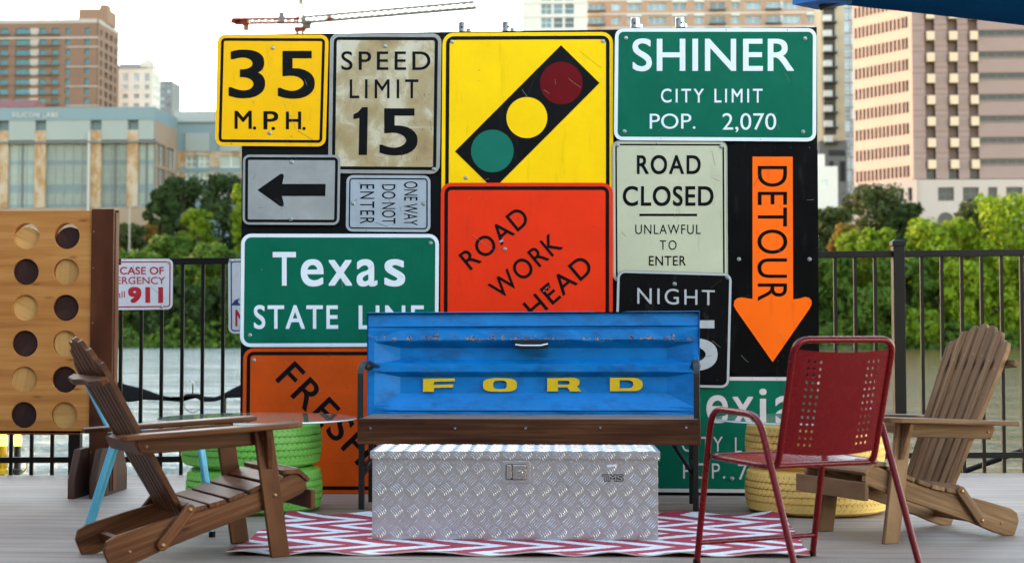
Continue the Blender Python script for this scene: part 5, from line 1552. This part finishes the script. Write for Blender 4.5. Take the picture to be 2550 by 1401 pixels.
# -- apartment tower of brick and glass behind the board
Y = 420
orange_b = facade_mat('orange brick', (0.301, 0.185, 0.123), .08); white_b = facade_mat('white render', (0.432, 0.425, 0.411), .05)
xa, xb = PY(1455, 200, Y).x, PY(2050, 200, Y).x
b = Building('glass_brick_tower', 'orange brick apartment tower with wide glazing rising behind the board', 'building', ((xa + xb) / 2, Y, GZ))
floor_h = 3.5; z_ref = hz(64, Y)          # sill line of a visible floor
z = z_ref
while z - floor_h > GZ: z -= floor_h
hs = [(z - GZ, 0)]
top_ = hz(-70, Y)
while z < top_:
    hs += [(1.9, 1), (.55, 0), (.35, -1), (floor_h - 2.8, 0)]; z += floor_h
cols_ = [(1455, 1465, -1), (1465, 1506, 2), (1506, 1524, 0), (1524, 1546, 1), (1546, 1563, 0), (1563, 1597, 1), (1597, 1614, 0), (1614, 1662, 2), (1662, 1676, 0), (1676, 1710, 1), (1710, 1730, 0), (1730, 1754, 1), (1754, 1768, 0), (1768, 1807, 2), (1807, 1822, 0), (1822, 1843, 1), (1843, 1857, 0), (1857, 1897, 2), (1897, 1909, 0), (1909, 1945, 2), (1945, 1951, -1), (1951, 1996, 2), (1996, 2010, 0), (2010, 2036, 1), (2036, 2042, 0), (2042, 2050, 0)]
b.facade((xa, Y, GZ), (1, 0, 0), bands(cols_, Y, 200), hs, orange_b, greyglass, paleframe, .5, (2, 1), mat2=white_b)
b.block(xa, xb, Y + .6, Y + 16, GZ, z, orange_b, 'TBLR')
k0 = [zz_ for zz_ in np.arange(z_ref - 35, top_, floor_h)]
for zz_ in (z_ref - floor_h, z_ref, z_ref + floor_h):
    for a, c in ((1463, 1508), (1766, 1809), (1907, 1947)):
        mb = MB(); xx0, xx1 = PY(a, 200, Y).x, PY(c, 200, Y).x
        mb.box(((xx0 + xx1) / 2, Y - .7, zz_ - .1), (xx1 - xx0, 1.4, .2), axis=None)
        for kk in range(9): mb.box((xx0 + (xx1 - xx0) * kk / 8, Y - 1.35, zz_ + .5), (.08, .08, 1.0), axis=None)
        mb.box(((xx0 + xx1) / 2, Y - 1.35, zz_ + 1.0), (xx1 - xx0, .1, .08), axis=None)
        b.part('balcony', mb, dkframe)
    for a, c in ((1561, 1599), (1674, 1712), (1729, 1755), (1821, 1844), (2009, 2037)):
        mb = MB(); xx0, xx1 = PY(a, 200, Y).x, PY(c, 200, Y).x; mb.box(((xx0 + xx1) / 2, Y - .12, zz_ + 2.35), (xx1 - xx0, .25, .85), axis=None); b.part('lintel', mb, white_b)
b.done()
Y = 400
xa, xb = PY(1300, 60, Y).x, PY(1462, 60, Y).x
b = Building('pale_glass_tower', 'pale tower with a dark glazed strip beside the brick and glass tower', 'building', ((xa + xb) / 2, Y, GZ))
hs = []; z = GZ
while z < hz(-60, Y): hs += [(2.6, 1), (.7, -1)]; z += 3.3
b.facade((xa, Y, GZ), (1, 0, 0), bands([(1300, 1347, 0), (1347, 1374, 2), (1374, 1378, 0), (1378, 1402, 2), (1402, 1406, 0), (1406, 1430, 2), (1430, 1462, 0)], Y, 60), hs, white_b, window_mat('blue black glass', (0.070, 0.112, 0.140)), paleframe, .3, (2, 2), mat2=white_b)
b.block(xa, xb, Y + .6, Y + 14, GZ, z, white_b, 'TBLR'); b.done()
# -- balcony tower and blue glass strip
Y = 380
sand = facade_mat('sand render', (0.347, 0.288, 0.200), .06); bluestrip = window_mat('hazy blue glass', (0.182, 0.259, 0.315), .2)
xa, xb = PY(2046, 200, Y).x, PY(2104, 200, Y).x
b = Building('balcony_tower', 'narrow sand coloured tower with a stack of white balconies right of the board', 'building', ((xa + xb) / 2, Y, GZ))
b.block(xa, xb, Y, Y + 12, hz(355, Y), hz(-60, Y), sand, 'TBLRF')
dkw = facade_mat('dark grey balcony shade', (0.038, 0.038, 0.038)); greyb = facade_mat('grey base', (0.104, 0.104, 0.108))
b.block(PY(2040, 200, Y).x, PY(2108, 200, Y).x, Y + .3, Y + 12, GZ, hz(355, Y), greyb, 'TBLRF')
mb = MB(); b.part('balcony_shade', MB().box((PY(2066, 200, Y).x, Y - .02, (hz(340, Y) + hz(-60, Y)) / 2), (2.6, .2, hz(-60, Y) - hz(340, Y)), axis=None), dkw)  # flat dark slab on the wall: shade behind the balconies put into colour
for k in range(-2, 9):
    yy = 62 + 37 * k
    mb = MB(); xx0, xx1 = PY(2050, 200, Y).x, PY(2070, 200, Y).x; zz_ = hz(yy, Y)
    mb.box(((xx0 + xx1) / 2, Y - .9, zz_ + .55), (xx1 - xx0, 1.8, 1.35), mi=1, axis=None); mb.box(((xx0 + PY(2084, 200, Y).x) / 2, Y - .8, zz_ - .3), (PY(2084, 200, Y).x - xx0, 1.9, .3), axis=None); b.part('balcony', mb, [dkw, white_b])
for a, c, y0, y1 in ((2062, 2103, 378, 392), (2063, 2074, 405, 440), (2090, 2103, 405, 455)):
    mb = MB(); mb.box((PY((a + c) / 2, 200, Y).x, Y + .25, (hz(y0, Y) + hz(y1, Y)) / 2), (PY(c, 200, Y).x - PY(a, 200, Y).x, .2, hz(y0, Y) - hz(y1, Y)), axis=None); b.part('window', mb, dkglass)
b.done()
Y = 460
xa, xb = PY(2098, 200, Y).x, PY(2150, 200, Y).x
b = Building('blue_glass_tower', 'hazy blue glass tower between the balcony tower and the pink hotel', 'building', ((xa + xb) / 2, Y, GZ))
hs = []; z = GZ
while z < hz(-60, Y): hs += [(2.9, 1), (.5, 0)]; z += 3.4
b.facade((xa, Y, GZ), (1, 0, 0), [(.4, 0), (1.6, 1), (.25, 0), (1.6, 1), (xb - xa - 3.85, 0)], hs, facade_mat('blue grey cladding', (0.115, 0.146, 0.169), .06), bluestrip, paleframe, .2, (1, 2))
b.block(xa, xb, Y + .4, Y + 10, GZ, z, greywall, 'TBLR'); b.done()
Y = 290
xa, xb = PY(2020, 430, Y).x, PY(2086, 430, Y).x
b = Building('white_low_building', 'small white building low down beside the board', 'building', ((xa + xb) / 2, Y, GZ))
hh = [(hz(470, Y) - GZ, 0), (hz(452, Y) - hz(470, Y), 1), (hz(418, Y) - hz(452, Y), 0)]
b.facade((xa, Y, GZ), (1, 0, 0), bands([(2020, 2042, 0), (2042, 2060, 1), (2060, 2086, 0)], Y), hh, white_b, paleglass, paleframe, .2, (2, 1))
b.block(xa, PY(2058, 430, Y).x, Y + 2, Y + 8, hz(418, Y), hz(385, Y), white_b, 'TBLRF')
b.block(xa, xb, Y + .3, Y + 8, GZ, hz(418, Y), white_b, 'TBLR'); b.done()
# -- pink hotel
Y = 300
pink = facade_mat('pink granite cladding', (0.214, 0.150, 0.140), .05); pinkd = facade_mat('brown recess cladding', (0.135, 0.089, 0.083), .06); gband = window_mat('grey strip window', (0.150, 0.138, 0.138), .3); podium = facade_mat('pale podium stone', (0.323, 0.278, 0.261), .04); lit_b = facade_mat('sunlit bay cladding', (0.464, 0.360, 0.260), .03)  # bays paler than the walls: sunlight put into their colour
xc = PY(2273, 300, Y).x; xl_ = PY(2126, 300, 313).x
x_r = PY(2900, 300, Y).x
b = Building('pink_hotel', 'tall pink hotel with one sunlit side at the right', 'hotel', (xc + 10, Y, GZ))
z_pod = hz(447, Y, 2300); fl_h = hz(100, Y, 2300) - hz(153, Y, 2300)
o = Vector((xl_, 313, GZ)); d_ = Vector((xc - xl_, Y - 313, 0)); Wd = d_.length
nw = 13
ws = [(Wd * .03, 0)]
for k in range(nw): ws += [(Wd * .045, 1), (Wd * (.900 - .045 * nw - .03) / nw, 0)]
ws[-1] = (ws[-1][0] * .6, 0)
rest = Wd - sum(a for a, _ in ws) - Wd * .05
ws += [(Wd * .05, 1), (rest, 0)]
hs = [(z_pod - GZ - 6.2, 0), (2.3, 1), (3.9 - .0, 0)]
z = z_pod
while z < hz(-150, Y, 2300):
    hs += [(.55, 0), (2.05, 1), (fl_h - 2.6 - .0, 0)]; z += fl_h
b.facade(o, d_, ws, hs, pink, dkglass, dkframe, .32, (1, 2))
zt = z
# front face: strips of plain panels, dark recesses with projecting bays, ribbon windows on the right part
strip = [(2273, 2305, 'p'), (2305, 2329, 'r'), (2329, 2361, 'p'), (2361, 2386, 'r'), (2386, 2413, 'p'), (2413, 2437, 'r'), (2437, 2740, 'w'), (2740, 2764, 'r'), (2764, 2900, 'p')]
for a, c, kind in strip:
    xa, xb = PY(a, 300, Y).x, PY(c, 300, Y).x
    if kind == 'r':
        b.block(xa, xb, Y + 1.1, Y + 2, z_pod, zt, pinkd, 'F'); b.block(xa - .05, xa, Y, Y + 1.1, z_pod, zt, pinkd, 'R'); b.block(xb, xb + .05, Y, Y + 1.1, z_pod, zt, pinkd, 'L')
        zz_ = z_pod
        mb = MB(); mb.box(((xa + xb) / 2, Y + .9, z_pod + 1.3), (xb - xa - .1, .2, 2.6), axis=None); b.part('door_opening', mb, dkglass)
        zz_ = hz(410, Y, 2300)
        while zz_ < zt:
            mb = MB(); mb.box(((xa + xb) / 2 + .1, Y + .1, zz_ + .0), (xb - xa - .35, 1.9, 1.55), axis=None); b.part('bay', mb, lit_b); zz_ += fl_h
    elif kind == 'p':
        hs2 = []
        zz_ = z_pod
        b.block(xa, xb, Y, Y + 1.2, z_pod, zt, pink, 'FLR')
        q = hz(395, Y, 2300)
        while q < zt:
            for dz in (0, 1.0): b.block(xa, xb, Y - .07, Y, q + dz - .07, q + dz + .07, pinkd, 'TFLRD')
            q += fl_h
    else:
        hs2 = [(hz(412, Y, 2450) - z_pod, 0)]; zz_ = hz(412, Y, 2450)
        while zz_ < zt: hs2 += [(.18, -1), (.95, 1), (.18, -1), (fl_h - 1.31, 0)]; zz_ += fl_h
        b.facade((xa, Y, z_pod), (1, 0, 0), [(xb - xa, 2)], hs2, pink, gband, pinkd, .15, (1, 1), mat2=pinkd)
b.block(xc - .0, x_r, Y + 2, Y + 40, z_pod, zt, pink, 'TBR')
# podium
Yp = Y - 1.2
pl, pr = PY(2273, 500, Yp).x, PY(2900, 500, Yp).x
ph = [(hz(500, Yp, 2400) - GZ, 0), (hz(466, Yp, 2400) - hz(500, Yp, 2400), 1), (hz(447, Yp, 2400) - hz(466, Yp, 2400), 0)]
b.facade((pl, Yp, GZ), (1, 0, 0), bands([(2273, 2336, 0), (2336, 2376, 2), (2376, 2398, 0), (2398, 2438, 2), (2438, 2461, 0), (2461, 2484, 2), (2484, 2506, 0), (2506, 2548, 2), (2548, 2580, 0), (2580, 2622, 2), (2622, 2900, 0)], Yp, 480), ph, podium, gband, pinkd, .5)
b.quad([(pl, Yp, z_pod), (pr, Yp, z_pod), (pr, Y + 3, z_pod), (pl, Y + 3, z_pod)], podium)
pw = Vector((pl - 9.0, Yp + 8.2, GZ)); dpw = Vector((9.0, -8.2, 0))
b.facade(pw, dpw, [(.6, 0), (.9, 1), (1.3, 0), (.9, 1), (1.3, 0), (.9, 1), (1.3, 0), (.9, 1), (1.4, 0), (.9, 1), (.8, 0), (.9, 1), (.95, 0)], ph, podium, dkglass, pinkd, .4, (1, 2))
ax = PY(2355, 535, Yp).x; az = hz(548, Yp, 2355); ar = PY(2375, 535, Yp).x - ax
mb = MB(); mb.prism([(ax + ar * math.cos(R(k)), az + ar * math.sin(R(k))) for k in range(0, 181, 12)] + [(ax - ar, az - 3), (ax + ar, az - 3)], lambda p, q, k: Vector((p, Yp - .06 + k, q)), 0, .3); b.part('arched_opening', mb, dkglass)
b.done()

# -- tower crane
Y = 640
cr = thing('tower_crane', 'red and grey tower crane with a long jib behind the signs', 'crane', (PY(747, 400, Y).x, Y, GZ))
crm = paint('crane red', (.10, .012, .008), .6, spec=.1); crg = paint('crane grey', (.09, .09, .09), .6, spec=.1); cro = paint('crane orange weight', (.16, .06, .02), .7, spec=.1)
def lattice(mb, a, b_, w, n, r=.55, up=Vector((0, 0, 1))):
    a, b_ = Vector(a), Vector(b_); d = (b_ - a).normalized(); s = d.cross(Vector((0, 1, 0))).normalized(); y = d.cross(s)
    cs = [(s * i + y * j) * w / 2 for i, j in ((1, 1), (1, -1), (-1, -1), (-1, 1))]
    for c in cs: mb.tube([a + c, b_ + c], r, 4)
    for k in range(n):
        p, q = a + (b_ - a) * (k / n), a + (b_ - a) * ((k + 1) / n)
        for i in range(4): mb.tube([p + cs[i], q + cs[(i + 1) % 4]], r * .6, 4, caps=False)
mb = MB(); lattice(mb, (PY(747, 400, Y).x, Y, GZ), PY(747, 74, Y), 2.2, 26); cr_p = mb.build('mast', crg, cr)
mb = MB(); lattice(mb, PY(752, 50, Y), PY(1185, 12, Y - 40), 2.2, 26, .42); mb.tube([PY(752, 51, Y) - Vector((0, 0, 1)), PY(1185, 13, Y - 40) - Vector((0, 0, 1))], .75, 6); mb.build('jib', crg, cr)
mb = MB(); lattice(mb, PY(747, 52, Y), PY(582, 53, Y + 14), 1.8, 10, .55); mb.build('counter_jib', crm, cr)
mb = MB(); mb.tube([PY(741, 62, Y), PY(750, -40, Y)], .6, 5); mb.tube([PY(757, 62, Y), PY(750, -40, Y)], .6, 5); mb.tube([PY(750, -38, Y), PY(640, 50, Y + 9)], .07, 4); mb.tube([PY(750, -38, Y), PY(980, 30, Y - 20)], .07, 4); mb.build('tower_peak', crg, cr)
mb = MB(); mb.box(PY(764, 62, Y), (3.4, 2, 3.6), axis=None); mb.build('cab', crg, cr)
mb = MB(); mb.box(PY(747, 73, Y), (4.4, 3.4, 1.8), axis=None); mb.build('slewing_ring', crm, cr)
mb = MB(); mb.box(PY(613, 66, Y + 12), (2.2, 1.8, 3.6), axis=None); mb.box(PY(602, 57, Y + 12), (5.0, 2.0, 1.9), mi=1, axis=None); mb.box(PY(588, 53, Y + 12), (4.2, 2.0, 1.6), mi=1, axis=None); mb.build('counterweight', [cro, crm], cr)
mb = MB(); mb.box(PY(701, 43, Y), (2.2, 1.6, 4.0), axis=None); mb.build('winch_box', crg, cr)
mb = MB(); mb.box(PY(823, 47, Y - 8), (2.8, 2, 1.2), axis=None); mb.build('trolley', crm, cr)
# -- lamp post on the bank
Y = 232
p0 = PY(323, 690, Y)
lp = thing('lamp_post', 'thin pale lamp post among the trees on the left bank', 'lamp post', (p0.x, Y, 1.5))
mb = MB(); mb.tube([(p0.x, Y, 1.5), PY(323, 516, Y)], [.16, .09], 8); mb.build('pole', facade_mat('pale post', (0.192, 0.185, 0.177)), lp)
mb = MB(); mb.tube([PY(323, 517, Y), PY(340, 513, Y)], .06, 6); mb.box(PY(344, 513, Y), (1.0, .35, .14), axis=None); mb.build('lamp_head', facade_mat('pale lamp head', (0.192, 0.185, 0.177)), lp)

# ================================================================== TREES
def leaf_mat(name, a, b_, c, trans=.35):
    t = NT(name)
    co = t.coord('Object')
    k = t.math('ADD', t.math('MULTIPLY', t.noise(co, .42, 3), .5), t.math('MULTIPLY', t.noise(co, 3.5, 3), .5))
    col = t.ramp(k, [(.34, a), (.5, b_), (.66, c)])
    t.set(Base_Color=col, Roughness=.7, Specular_IOR_Level=.08)
    tr = t.n('BsdfTranslucent'); t.l(col, tr.inputs[0])
    mx = t.n('MixShader'); mx.inputs[0].default_value = trans
    t.l(t.b.outputs[0], mx.inputs[1]); t.l(tr.outputs[0], mx.inputs[2]); t.l(mx.outputs[0], t.out.inputs[0])
    return t.m
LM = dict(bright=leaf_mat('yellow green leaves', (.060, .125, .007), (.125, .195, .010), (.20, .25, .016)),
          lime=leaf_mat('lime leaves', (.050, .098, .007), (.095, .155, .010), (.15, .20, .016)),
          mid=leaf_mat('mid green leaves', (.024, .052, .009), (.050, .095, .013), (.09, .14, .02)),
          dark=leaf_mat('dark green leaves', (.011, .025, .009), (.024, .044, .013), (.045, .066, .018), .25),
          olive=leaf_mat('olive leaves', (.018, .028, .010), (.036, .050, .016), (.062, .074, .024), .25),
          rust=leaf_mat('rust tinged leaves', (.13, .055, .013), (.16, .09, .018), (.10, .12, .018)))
bark = facade_mat('bark', (0.033, 0.024, 0.017))
rng = np.random.default_rng(11)
def leaf_cloud(name, cen, nrm, size, mat, parent=None, org=None):
    n = len(cen)
    nrm = nrm / np.linalg.norm(nrm, axis=1, keepdims=True)
    t = rng.normal(size=(n, 3)); t -= nrm * (t * nrm).sum(1, keepdims=True); t /= np.linalg.norm(t, axis=1, keepdims=True)
    b_ = np.cross(nrm, t)
    L, W_ = size[:, None], size[:, None] * rng.uniform(.5, .9, (n, 1))
    v = np.stack([cen - t * L, cen + b_ * W_ + nrm * L * .15, cen + t * L, cen - b_ * W_ + nrm * L * .15], 1).reshape(-1, 3)
    off = np.array(org) if org is not None else v.mean(0)
    v = v - off
    me = bpy.data.meshes.new(name)
    me.vertices.add(4 * n); me.vertices.foreach_set('co', v.astype(np.float32).ravel())
    me.loops.add(4 * n); me.loops.foreach_set('vertex_index', np.arange(4 * n, dtype=np.int32))
    me.polygons.add(n); me.polygons.foreach_set('loop_start', np.arange(0, 4 * n, 4, dtype=np.int32)); me.polygons.foreach_set('loop_total', np.full(n, 4, np.int32))
    me.materials.append(mat)
    me.update(calc_edges=True)
    o = bpy.data.objects.new(name, me); COL.objects.link(o)
    if parent: o.parent = parent
    else: o.location = off
    return o
def tree(name, label, px, ybase, ytop, hw, Y, kind, group, cone=False, n=7000, leaf=.36, low=.12):
    """px: centre column, rows of the visible foot and top, half width in photo pixels, depth"""
    c0 = PY(px, 700, Y); zt = PY(px, ytop, Y).z; zb = max(-1.2, min(GZ, PY(px, ybase, Y).z)); rw = hw * Y / F
    H_ = zt - zb
    t = thing(name, label, 'tree', (c0.x, Y, zb), 0, group)
    lob, rad = [], []
    nl = 60
    for k in range(nl):
        h = low + (1 - low) * (k + .5) / nl
        if cone: rr = rw * (1.05 - h) ** .8 * 1.0
        else: rr = rw * math.sqrt(max(.05, 1 - ((h - .52) / .58) ** 2))
        a = k * 2.4 + rng.uniform(-.5, .5)
        q = rng.uniform(.25, .95)
        s = rw * rng.uniform(.12, .30)
        hh = min(h * H_, H_ - s * .8)
        lob.append((rr * q * math.cos(a), rr * q * math.sin(a) * .8, hh)); rad.append(s)
    lob, rad = np.array(lob), np.array(rad)
    pk = rng.choice(nl, n, p=rad ** 2 / (rad ** 2).sum())
    dirs = rng.normal(size=(n, 3)); dirs /= np.linalg.norm(dirs, axis=1, keepdims=True); dirs[:, 2] *= .9
    rr = rad[pk] * rng.uniform(.35, 1.35, n) ** .7
    cen = lob[pk] + dirs * rr[:, None]
    cen[:, 2] = np.maximum(cen[:, 2], .1)
    nr = dirs + rng.normal(size=(n, 3)) * .55 + np.array([0, 0, .25])
    leaf_cloud('crown', cen, nr, rng.uniform(.6, 1.25, n) * leaf, LM[kind], t, (0, 0, 0))
    mb = MB(); r0 = .022 * H_ + .05
    mb.tube([(0, 0, -.6), (.1, 0, H_ * .3), (-.1, .1, H_ * .62), (0, 0, H_ * .9)], [r0, r0 * .75, r0 * .42, r0 * .12], 8)
    for k in range(7):
        l = Vector(lob[rng.integers(0, nl)]); s = Vector((0, 0, max(H_ * .12, l.z * .62))); mb.tube([s, (s + l) / 2 + Vector((0, 0, .2)), l], [r0 * .36, r0 * .22, r0 * .07], 5)
    mb.build('trunk', bark, t, True)
    return t
G1, G2 = 'trees on the right bank', 'trees on the left bank'
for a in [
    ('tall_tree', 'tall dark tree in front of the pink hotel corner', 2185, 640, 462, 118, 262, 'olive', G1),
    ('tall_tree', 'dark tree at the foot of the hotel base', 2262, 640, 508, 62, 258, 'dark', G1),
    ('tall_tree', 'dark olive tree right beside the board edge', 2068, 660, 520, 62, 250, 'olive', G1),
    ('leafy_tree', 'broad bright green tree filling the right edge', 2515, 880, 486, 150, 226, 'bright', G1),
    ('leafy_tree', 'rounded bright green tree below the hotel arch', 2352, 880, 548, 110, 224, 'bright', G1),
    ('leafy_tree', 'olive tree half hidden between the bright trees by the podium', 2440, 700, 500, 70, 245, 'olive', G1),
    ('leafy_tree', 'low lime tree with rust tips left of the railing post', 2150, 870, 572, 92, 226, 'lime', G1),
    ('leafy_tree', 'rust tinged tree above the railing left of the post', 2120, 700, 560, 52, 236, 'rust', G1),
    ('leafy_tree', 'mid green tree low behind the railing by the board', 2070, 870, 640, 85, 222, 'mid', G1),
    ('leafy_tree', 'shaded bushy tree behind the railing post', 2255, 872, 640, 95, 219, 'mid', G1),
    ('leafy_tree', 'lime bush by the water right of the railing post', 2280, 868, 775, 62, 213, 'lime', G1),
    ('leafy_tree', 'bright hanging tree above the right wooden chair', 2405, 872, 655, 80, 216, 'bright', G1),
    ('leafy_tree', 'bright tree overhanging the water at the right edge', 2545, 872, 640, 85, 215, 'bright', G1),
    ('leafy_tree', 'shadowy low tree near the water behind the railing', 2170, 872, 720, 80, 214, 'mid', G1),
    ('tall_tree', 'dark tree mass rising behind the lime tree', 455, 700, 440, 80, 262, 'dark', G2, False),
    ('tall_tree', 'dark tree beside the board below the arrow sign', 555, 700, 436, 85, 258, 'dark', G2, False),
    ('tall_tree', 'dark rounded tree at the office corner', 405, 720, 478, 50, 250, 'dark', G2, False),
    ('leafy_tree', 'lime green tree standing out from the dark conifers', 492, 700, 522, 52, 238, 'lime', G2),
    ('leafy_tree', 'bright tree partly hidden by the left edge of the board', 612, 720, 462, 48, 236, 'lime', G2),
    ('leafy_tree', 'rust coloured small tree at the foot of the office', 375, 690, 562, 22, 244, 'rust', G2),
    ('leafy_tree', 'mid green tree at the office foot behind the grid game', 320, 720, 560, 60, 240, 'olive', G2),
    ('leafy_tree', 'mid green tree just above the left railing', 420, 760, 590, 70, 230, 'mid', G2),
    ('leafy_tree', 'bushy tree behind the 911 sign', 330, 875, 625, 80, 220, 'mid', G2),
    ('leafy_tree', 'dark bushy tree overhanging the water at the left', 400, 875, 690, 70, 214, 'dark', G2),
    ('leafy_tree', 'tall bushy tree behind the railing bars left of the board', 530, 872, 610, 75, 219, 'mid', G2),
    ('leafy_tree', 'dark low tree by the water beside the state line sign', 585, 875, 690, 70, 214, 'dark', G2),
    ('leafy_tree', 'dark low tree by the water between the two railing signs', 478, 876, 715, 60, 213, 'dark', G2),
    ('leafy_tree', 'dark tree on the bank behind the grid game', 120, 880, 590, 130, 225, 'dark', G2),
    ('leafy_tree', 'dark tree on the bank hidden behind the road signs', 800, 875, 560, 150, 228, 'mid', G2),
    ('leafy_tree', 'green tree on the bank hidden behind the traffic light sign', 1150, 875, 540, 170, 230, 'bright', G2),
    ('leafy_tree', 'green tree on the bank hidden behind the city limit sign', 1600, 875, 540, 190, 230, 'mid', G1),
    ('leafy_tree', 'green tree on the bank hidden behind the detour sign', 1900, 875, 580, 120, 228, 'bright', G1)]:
    tree(*a)
# scrub along the water line
n = 14000
x = rng.uniform(-95, 95, n); zz_ = rng.uniform(0, 1, n) ** 1.3
base = 210.5 + .02 * x
cl = (np.sin(x * .35) + np.sin(x * .83 + 2) + 2.2) / 4
cen = np.stack([x, base + rng.uniform(-1.5, 6, n) + zz_ * 2, WZ + .1 + zz_ * (1.2 + 3.2 * cl)], 1)
nr = np.stack([rng.normal(0, .6, n), -np.abs(rng.normal(.6, .5, n)), rng.normal(.5, .5, n)], 1)
tag(leaf_cloud('undergrowth', cen, nr, rng.uniform(.25, .5, n), LM['mid']), kind='stuff')

# ================================================================== ADDED UNSEEN BUILDING LEFT OF THE DECK (its shade falls on the deck)
b = Building('added_shade_building', 'grey timber building added out of view left of the deck to shade it', 'building', (-11.5, 6, 0))
b.block(-13.5, -10.2, -7, 24, -1.6, 6.5, greywall, 'TBLRF')
mb = MB(); mb.prism([(-14.1, 6.4), (-9.6, 6.4), (-11.85, 8.0)], lambda a, bb, k: Vector((a, k, bb)), -7.6, 24.6); b.part('roof', mb, slate)
for yy in (-3, 1, 5, 9, 13):
    M4 = Matrix(((0, -1, 0, 1.33), (1, 0, 0, yy - 6), (0, 0, 1, 2.0), (0, 0, 0, 1)))
    linked('window', pane_mesh(1.6, 1.4, (2, 2), greyglass, paleframe), b.root, M4)
b.done()

# ================================================================== ADDED UNSEEN BUILDING BEHIND THE CAMERA (its bulk keeps low sky light off the deck)
blocker_w = facade_mat('dark sky blocker boards', (0.085, 0.065, 0.055))
b = Building('added_sky_blocker', 'dark timber building added out of view behind the camera to cut low sky light', 'building', (0, -6, 0))
b.block(-9.6, 9.5, -12, -3.2, 0, 5.6, blocker_w, 'TBLRF')
mb = MB(); mb.prism([(-12.4, 5.5), (-2.6, 5.5), (-2.6, 5.8), (-12.4, 6.8)], lambda a, bb, k: Vector((k, a, bb)), -10, 9.9); b.part('roof', mb, slate)
for xx in (-6.5, -2.5, 1.5, 5.5):
    for zz_ in (1.5, 4.1):
        M4 = Matrix(((-1, 0, 0, xx), (0, -1, 0, 2.83), (0, 0, 1, zz_), (0, 0, 0, 1)))
        linked('window', pane_mesh(2.2, 2.0, (3, 2), dkglass, dkframe), b.root, M4)
b.done()
